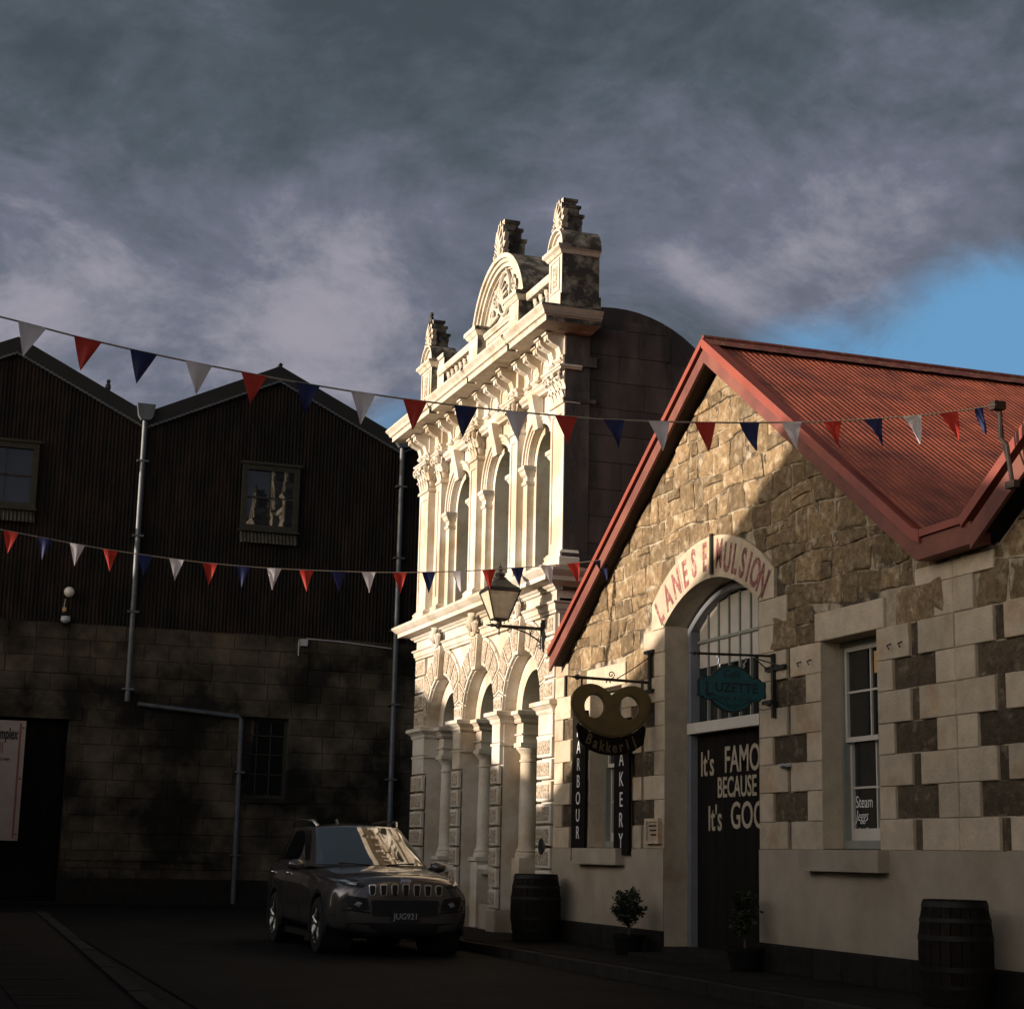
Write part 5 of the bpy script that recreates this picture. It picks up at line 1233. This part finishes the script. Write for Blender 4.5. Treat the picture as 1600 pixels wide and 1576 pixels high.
barrel('dark old wine barrel standing between the columned facade and the bakery wall', 8.52, 23.25, .12, .295, .92)

# ------------------------------------------------------------------ potted shrubs
def shrub(label, x, y, z0, h, seed, sp_=.17):
    rn = random.Random(seed); t = thing('potted_shrub', label, 'potted plant', (x, y, z0), 'small shrubs in pots by the doorway')
    MB().lathe([(.11, z0), (.14, z0 + .05), (.19, z0 + .30), (.21, z0 + .30), (.21, z0 + .35), (.18, z0 + .35), (.17, z0 + .31), (.0, z0 + .31)], (x, y, 0), 20).build('pot', 'pot', t, smooth=True)
    st = MB(); lf = MB(); zb = z0 + .31
    st.tube([(x, y, zb - .02), (x + .01, y, zb + .12), (x - .01, y, zb + h * .85)], [.016, .013, .006], 6)
    for k in range(40):
        a = rn.uniform(0, 2 * pi); zz = zb + .10 + rn.random() ** .9 * h * .62; r = sp_ * (1 - .65 * (zz - zb) / h) * rn.uniform(.8, 1.5)
        up_ = rn.uniform(.10, .24); p0 = Vector((x, y, zz)); p1 = p0 + Vector((cos(a) * r, sin(a) * r, up_))
        st.tube([p0, (p0 + p1) / 2 + Vector((0, 0, -.015)), p1], [.006, .005, .003], 4)
        for m_ in range(46):
            q = p0.lerp(p1, rn.uniform(.25, 1.08)); d = Vector((rn.uniform(-1, 1), rn.uniform(-1, 1), rn.uniform(-.3, 1))).normalized(); e = d.cross(Vector((rn.uniform(-1, 1), rn.uniform(-1, 1), rn.uniform(-1, 1)))).normalized()
            L = rn.uniform(.03, .055); w_ = L * .32; c_ = q + d * .01
            lf.add([c_, c_ + d * L * .5 + e * w_, c_ + d * L, c_ + d * L * .5 - e * w_], [(0, 1, 2, 3)])
    st.build('stem', 'bark', t); lf.build('foliage', 'leaf', t, fix=False)['kind'] = 'stuff'
shrub('small bushy green shrub in a dark pot left of the doorway', 8.62, 20.2, .02, .46, 4, .19)
shrub('small shrub in a dark pot at the right side of the doorway', 8.72, 17.28, .02, .50, 8, .15)

cs = thing('side_street_sun_block', 'plain gabled block added out of view to the left to keep sun off the side street', 'building', (-18, 37, 0))  # unseen block added to stop sun reaching the far pavement and pipes
MB().box(-26, -18, 33, 46, 0, 7.5).build('sun_block_walls', 'wstone', cs)
MB().plate([(32.6, 7.4), (46.4, 7.4), (39.5, 10.2)], [], lambda a, b: (-26, a, b), lambda a, b: (-17.8, a, b)).build('sun_block_roof', 'ironroof', cs)

# ------------------------------------------------------------------ parked sport-utility car (front faces the camera)
CX, CY = 6.20, 22.62
car = thing('parked_car', 'dark grey four-wheel-drive car facing the camera beside the columned building', 'car', (CX, CY, 0))
def catmull(me, lv):
    o = bpy.data.objects.new('tmp', me); COL.objects.link(o); m = o.modifiers.new('s', 'SUBSURF'); m.levels = lv; m.render_levels = lv
    dg = bpy.context.evaluated_depsgraph_get(); dg.update(); r = bpy.data.meshes.new_from_object(o.evaluated_get(dg)); bpy.data.objects.remove(o); return r
ST = [  # y, half-section: (x, z) from sill to centre line
    (-.93, ((.50, .30), (.62, .42), (.66, .62), (.62, .80), (.50, .93), (.0, .97))),
    (-.88, ((.66, .25), (.78, .40), (.80, .62), (.76, .82), (.58, .965), (.0, 1.01))),
    (-.70, ((.80, .23), (.90, .40), (.905, .64), (.87, .86), (.64, 1.01), (.0, 1.05))),
    (-.35, ((.84, .22), (.925, .40), (.93, .68), (.89, .91), (.66, 1.05), (.0, 1.085))),
    (.20, ((.86, .22), (.925, .40), (.935, .70), (.895, .96), (.70, 1.085), (.0, 1.115))),
    (.70, ((.86, .22), (.925, .42), (.93, .72), (.90, 1.00), (.76, 1.10), (.0, 1.14))),
    (1.3, ((.86, .22), (.925, .42), (.925, .74), (.90, 1.03), (.78, 1.09), (.0, 1.12))),
    (2.2, ((.86, .22), (.925, .42), (.93, .76), (.90, 1.06), (.78, 1.10), (.0, 1.12))),
    (3.0, ((.86, .24), (.925, .42), (.935, .78), (.90, 1.09), (.78, 1.12), (.0, 1.12))),
    (3.45, ((.80, .30), (.88, .45), (.90, .80), (.87, 1.10), (.74, 1.14), (.0, 1.14))),
    (3.66, ((.66, .38), (.76, .50), (.80, .80), (.78, 1.06), (.62, 1.10), (.0, 1.10))),
]
vs = []; fs = []; m_ = len(ST[0][1]); ring = 2 * m_ - 1 + 0
for y, hs in ST:
    row = [(x, y, z) for x, z in hs] + [(-x, y, z) for x, z in hs[-2::-1]]; vs += row
for r in range(len(ST) - 1): fs += [(r * ring + i, r * ring + (i + 1) % ring, (r + 1) * ring + (i + 1) % ring, (r + 1) * ring + i) for i in range(ring)]
fs += [tuple(range(ring)), tuple(range((len(ST) - 1) * ring, len(ST) * ring))]
me = bpy.data.meshes.new('b'); me.from_pydata(vs, [], fs); bm_ = bmesh.new(); bm_.from_mesh(me)
for f in [f for f in bm_.faces if len(f.verts) > 6]: bmesh.ops.poke(bm_, faces=[f])
bmesh.ops.recalc_face_normals(bm_, faces=bm_.faces); bm_.to_mesh(me); bm_.free()
me = catmull(me, 3)
# wheel arches cut out of the body
def booled(me, cutters):
    o = bpy.data.objects.new('tmp', me); COL.objects.link(o); tmp = []
    for c in cutters:
        cm = c.build('cut', 'blackplastic'); tmp.append(cm); m = o.modifiers.new('b', 'BOOLEAN'); m.operation = 'DIFFERENCE'; m.object = cm; m.solver = 'EXACT'
    dg = bpy.context.evaluated_depsgraph_get(); dg.update(); r = bpy.data.meshes.new_from_object(o.evaluated_get(dg)); bpy.data.objects.remove(o)
    for t in tmp: bpy.data.objects.remove(t)
    return r
cuts_ = [MB().lathe([(.405, x0), (.405, x0 + .45)], (0, y, .355), 28, 'X') for y in (0, 2.70) for x0 in (-1.05, .60)]
me = booled(me, cuts_)
me.materials.clear(); me.materials.append(M['carpaint']); me.polygons.foreach_set('use_smooth', [True] * len(me.polygons)); me.set_sharp_from_angle(angle=radians(40))
bd = bpy.data.objects.new('body', me); COL.objects.link(bd); bd.parent = car
bmx = bmesh.new(); bmx.from_mesh(me); bvh = BVHTree.FromBMesh(bmx); bmx.free()
def cpart(mb, name, m, par=None, smooth=False, fix=True):
    o = mb.build(name, m, None, smooth=smooth, fix=fix); o.parent = par or car; return o
def frontpt(x, z, off=.004):
    h = bvh.ray_cast(Vector((x, -3, z)), Vector((0, 1, 0)))
    return (h[0] + h[1] * off) if h[0] else Vector((x, -.6, z))
def sidept(y, z, off=.004, s_=-1):
    h = bvh.ray_cast(Vector((s_ * 3, y, z)), Vector((-s_, 0, 0)))
    return (h[0] + h[1] * off) if h[0] else Vector((s_ * .9, y, z))
def decal(poly, fn, name, m, off=.006, depth=.03, par=None):
    """closed outline laid on the body, with a thickness that sinks into it"""
    P = [Vector(p) for p in poly]; c = sum(P, Vector((0, 0))) / len(P); D = []
    for i in range(len(P)):
        a, b = P[i], P[(i + 1) % len(P)]; k = max(1, int((b - a).length / .06)); D += [a.lerp(b, j / k) for j in range(k)]
    n = len(D); vs = [fn(p.x, p.y, off) for p in D] + [fn(*(c + (p - c) * .5), off) for p in D] + [fn(c.x, c.y, off)] + [fn(p.x, p.y, -depth) for p in D]
    fs = [(i, (i + 1) % n, n + (i + 1) % n, n + i) for i in range(n)] + [(n + i, n + (i + 1) % n, 2 * n) for i in range(n)] + [(i, 2 * n + 1 + i, 2 * n + 1 + (i + 1) % n, (i + 1) % n) for i in range(n)]
    return cpart(MB().add(vs, fs), name, m, par)
# greenhouse: stacked superellipse rings
def gh(t, a):
    """t 0 belt .. 1 roof edge; a angle, 0 = +x side, -90 = front"""
    yf = .48 + (1.50 - .48) * t ** 1.05; yb = 3.50 - .42 * t ** 1.3
    hw = .835 - .20 * t; zc = 1.08 + .53 * t ** .93; cy = (yf + yb) / 2; L = (yb - yf) / 2; e = 2 / 5.2
    ca_, sa_ = cos(a), sin(a)
    x = hw * abs(ca_) ** e * (1 if ca_ > 0 else -1); y = cy + L * abs(sa_) ** e * (1 if sa_ > 0 else -1)
    y -= .085 * (1 - (x / hw) ** 2) * (1 if sa_ < 0 else 0)
    z = zc + .035 * (1 - (x / .8) ** 2) * t
    return Vector((x, y, z))
NA = 96; vs = []; fs = []; T = [i / 8 for i in range(9)]
for t in T: vs += [gh(t, 2 * pi * k / NA) for k in range(NA)]
for q in (.96, .88, .7, .45, .2):
    vs += [Vector((p.x * q, 2.33 + (p.y - 2.33) * q, p.z + .045 * (1 - q ** 2))) for p in [gh(1, 2 * pi * k / NA) for k in range(NA)]]
LV = len(T) + 5
for r in range(LV - 1): fs += [(r * NA + k, r * NA + (k + 1) % NA, (r + 1) * NA + (k + 1) % NA, (r + 1) * NA + k) for k in range(NA)]
fs.append(tuple(range((LV - 1) * NA, LV * NA)))
roof = cpart(MB().add(vs, fs), 'roof', 'carpaint', None, smooth=True)
def ghpatch(t0, t1, angs, name, m='carglass', off=.006, par=None):
    n = len(angs); R = 10; vs = []
    for j in range(R + 1):
        t = t0 + (t1 - t0) * j / R
        for a in angs:
            aa = a(j / R) if callable(a) else a; p = gh(t, aa); q1 = gh(t, aa + .004) - gh(t, aa - .004); q2 = gh(min(1, t + .01), aa) - gh(max(0, t - .01), aa)
            nrm = q1.cross(q2).normalized(); vs.append(p + nrm * off)
    return cpart(MB().add(vs, [(j * n + i, j * n + i + 1, (j + 1) * n + i + 1, (j + 1) * n + i) for j in range(R) for i in range(n - 1)]), name, m, par, smooth='all', fix=False)
def ang_for(t, x=None, y=None, front=True, side=-1):
    """angle on ring t that reaches x on the front, or y on the given side"""
    best = None
    rng_ = [(-pi + pi * k / 600) for k in range(601)] if front else [pi / 2 + pi * k / 600 for k in range(601)] if side < 0 else [-pi / 2 + pi * k / 600 for k in range(601)]
    for a in rng_:
        p = gh(t, a); e = abs(p.x - x) if front else abs(p.y - y)
        if best is None or e < best[0]: best = (e, a)
    return best[1]
ws = [ang_for(.5, x=-.68 + 1.36 * k / 24) for k in range(25)]
ghpatch(.05, .95, ws, 'windscreen')
ghpatch(.0, .05, ws, 'cowl', 'blackplastic', .004)
for y0, y1 in ((1.38, 2.0), (2.06, 2.80), (2.86, 3.20)):
    for sd in (-1, 1):
        a0, a1 = ang_for(.5, y=y0, front=False, side=sd), ang_for(.5, y=y1, front=False, side=sd)
        ghpatch(.14, .88, [a0 + (a1 - a0) * k / 6 for k in range(7)] if sd > 0 else [a1 + (a0 - a1) * k / 6 for k in range(7)], 'side_window')
for sd in (-1, 1):       # roof rails
    cpart(MB().tube([(sd * .57, 1.65, 1.63), (sd * .60, 1.78, 1.70), (sd * .61, 2.4, 1.725), (sd * .60, 3.0, 1.70), (sd * .57, 3.15, 1.64)], [.018, .022, .02, .022, .018], 8), 'roof_rail', 'alloy', None, smooth=True)
cpart(MB().plate([(2.75, 1.66), (3.0, 1.66), (2.95, 1.74), (2.90, 1.75)], [], lambda y, z: (-.012, y, z), lambda y, z: (.012, y, z)), 'antenna_fin', 'carpaint')
for sd in (-1, 1):
    mr = cpart(MB().ball((sd * 1.00, .98, 1.10), (.115, .075, .075), 16, 10), 'wing_mirror', 'carpaint', None, smooth=True)
    cpart(MB().box(sd * 1.0 - .09, sd * 1.0 + .09, 1.04, 1.055, 1.05, 1.15), 'mirror_glass', 'chrome', mr)
    cpart(MB().tube([(sd * .86, 1.02, 1.06), (sd * .95, 1.0, 1.08)], .025, 8), 'mirror_arm', 'blackplastic', mr)
    for y in (1.95, 2.95):
        p = sidept(y, .98, .02, sd); cpart(MB().tube([p + Vector((-sd * .02, -.09, 0)), p + Vector((sd * .012, -.07, 0)), p + Vector((sd * .012, .07, 0)), p + Vector((-sd * .02, .09, 0))], .013, 6), 'door_handle', 'chrome')
# seven-slot grille
def rrect(cx__, cz__, w, h, r=.012, taper=.0):
    o = []
    for sx__, sz__, a0 in ((1, 1, 0), (-1, 1, pi / 2), (-1, -1, pi), (1, -1, 3 * pi / 2)):
        for k in range(4):
            a = a0 + pi / 2 * k / 3; o.append((cx__ + sx__ * (w / 2 - r - (taper if sz__ < 0 else 0)) + r * cos(a), cz__ + sz__ * (h / 2 - r) + r * sin(a)))
    return o
for k in range(7):
    x = -.435 + .145 * k; h = .165 - .018 * abs(k - 3) * .6; zc = .825 + .0 * k
    o = decal(rrect(x, zc, .098, h, .022, .008), frontpt, 'grille_slot', 'chrome', .010, .02)
    decal(rrect(x, zc - .006, .070, h - .022, .018, .006), frontpt, 'slot_opening', 'blackplastic', .0135, .0, par=o)
for sd in (-1, 1):
    hl_ = decal([(sd * .52, .875), (sd * .60, .93), (sd * .76, .965), (sd * .865, .975), (sd * .84, .90), (sd * .70, .865), (sd * .56, .845)], lambda a, b, o_=0: frontpt(max(-.86, min(.86, a)), b, o_), 'headlight', 'blackplastic', .008, .02)
    decal([(sd * .62, .905), (sd * .72, .93), (sd * .83, .945), (sd * .82, .91), (sd * .72, .885), (sd * .63, .875)], lambda a, b, o_=0: frontpt(max(-.86, min(.86, a)), b, o_), 'headlight_lens', 'lens', .012, .0, par=hl_)
    decal([(sd * .50, .72), (sd * .72, .75), (sd * .80, .69), (sd * .78, .60), (sd * .62, .56), (sd * .46, .58)], frontpt, 'lamp_recess', 'blackplastic', .006, .02)
    decal([(sd * .44, .555), (sd * .80, .585), (sd * .79, .57), (sd * .46, .538)], frontpt, 'bumper_trim', 'hoop', .012, .0)
    decal([(sd * .56, .66), (sd * .62, .68), (sd * .66, .64), (sd * .60, .61)], frontpt, 'fog_lamp', 'lens', .012, .0)
decal([(-.44, .70), (.44, .70), (.42, .50), (-.42, .50)], frontpt, 'lower_grille', 'blackplastic', .006, .02)
decal([(-.74, .42), (.74, .42), (.66, .27), (-.66, .27)], frontpt, 'lower_bumper', 'blackplastic', .012, .02)
pl = cpart(MB().box(-.185, .185, -.975, -.955, .45, .565), 'licence_plate', 'tealdark')
def ctext(bodyt, size, pos, m, sx=1, up_=(0, 0, 1), bold=0):
    o = text(bodyt, size, (0, 0, 0), m, None, right=(1, 0, 0), upv=up_, sx=sx, align='CENTER', ext=.003, bold=bold)
    for v in o.data.vertices: v.co += Vector(pos)
    o.parent = car; return o
ctext('JUG921', .105, (0, -.978, .468), 'greyplastic', .95)
ctext('Jeep', .075, (0, -.925, .925), 'chrome', 1.1, (0, .25, 1), .003)
# wheels
for y in (0, 2.70):
    for sd in (-1, 1):
        X1 = sd * .93; a = X1 - sd * .21
        wprof = [(.23, 0), (.26, .0), (.335, .012), (.352, .04), (.355, .10), (.352, .18), (.335, .21), (.26, .22), (.23, .22)]
        ty = cpart(MB().lathe([(r, a + sd * q * .21 / .22) for r, q in wprof], (0, y, .355), 40, 'X', caps=False), 'wheel', 'tyre', None, smooth=True)
        rim = MB().lathe([(.232, a), (.232, X1 - sd * .012), (.222, X1 - sd * .004), (.214, X1 - sd * .02), (.20, X1 - sd * .09), (.20, a)], (0, y, .355), 36, 'X', caps=False)
        rm = cpart(rim, 'rim', 'alloy', ty, smooth=True)
        sp__ = MB()
        for k in range(5):
            for dl in (-.13, .13):
                t = 2 * pi * k / 5 + .3; p0 = Vector((X1 - sd * .035, y + .05 * cos(t + dl), .355 + .05 * sin(t + dl))); p1 = Vector((X1 - sd * .018, y + .216 * cos(t + dl * 1.4), .355 + .216 * sin(t + dl * 1.4)))
                sp__.tube([p0, (p0 + p1) / 2 + Vector((sd * .008, 0, 0)), p1], [.022, .018, .020], 6)
        sp__.lathe([(.0, X1 - sd * .015), (.045, X1 - sd * .018), (.055, X1 - sd * .05)], (0, y, .355), 16, 'X')
        cpart(sp__, 'spokes', 'alloy', ty, smooth=True)
        cpart(MB().lathe([(.0, a + sd * .06), (.20, a + sd * .06)], (0, y, .355), 20, 'X'), 'brake_disc', 'blackplastic', ty)
        # black arch lining
        b = MB(); n_ = 24; vs = []
        for i in range(n_ + 1):
            t = -.25 + (pi + .5) * i / n_
            for r, xo in ((.405, .005), (.455, .012), (.46, -.02), (.405, -.03)):
                z = .355 + r * sin(t); yy = y + r * cos(t); vs.append(Vector((sd * .915 + sd * xo, yy, max(.2, z))))
        for i in range(n_): b.f += [(4 * i + k, 4 * i + (k + 1) % 4, 4 * i + 4 + (k + 1) % 4, 4 * i + 4 + k) for k in range(4)]
        b.v = vs; cpart(b, 'wheel_arch_trim', 'blackplastic')
        cpart(MB().lathe([(.0, sd * .52), (.40, sd * .52), (.40, sd * .91)], (0, y, .355), 28, 'X', caps=False), 'arch_liner', 'tyre')
cpart(MB().box(-.84, .84, .38, 2.32, .17, .25), 'underbody', 'blackplastic')

def toppt(x, y, off=.004):
    h = bvh.ray_cast(Vector((x, y, 3)), Vector((0, 0, -1))); return h[0] + h[1] * off if h[0] else Vector((x, y, 1.1))
for sd in (-1, 1):
    cpart(MB().tube([toppt(sd * (.60 + .14 * min(1, (y + .86) / .5)), y, .001) for y in [-.84 + .11 * k for k in range(14)]], .006, 5), 'bonnet_gap', 'blackplastic')
    for y in (1.02, 2.03, 2.86):
        cpart(MB().tube([sidept(y + .02 * sin(z * 5), z, .0, sd) for z in [.40 + .066 * k for k in range(10)]], .006, 5), 'door_gap', 'blackplastic')
    cpart(MB().tube([sidept(y, .70 + .02 * y, .002, sd) for y in [.5 + .2 * k for k in range(9)]], .008, 5), 'body_crease', 'carpaint', None, smooth=True)
    cpart(MB().tube([gh(.06, ang_for(.06, x=sd * .1)) + Vector((0, -.03, .0)), gh(.10, ang_for(.1, x=sd * .52)) + Vector((0, -.025, .0))], .010, 5), 'wiper', 'blackplastic')
cpart(MB().tube([toppt(x, -.80 + .1 * x * x, .001) for x in [-.6 + .1 * k for k in range(13)]], .006, 5), 'bonnet_gap', 'blackplastic')
cpart(MB().add([(-.45, 2.3, 1.10), (.45, 2.3, 1.10), (.45, 2.4, 1.45), (-.45, 2.4, 1.45)], [(0, 1, 2, 3)]), 'rear_seat', 'blackplastic')
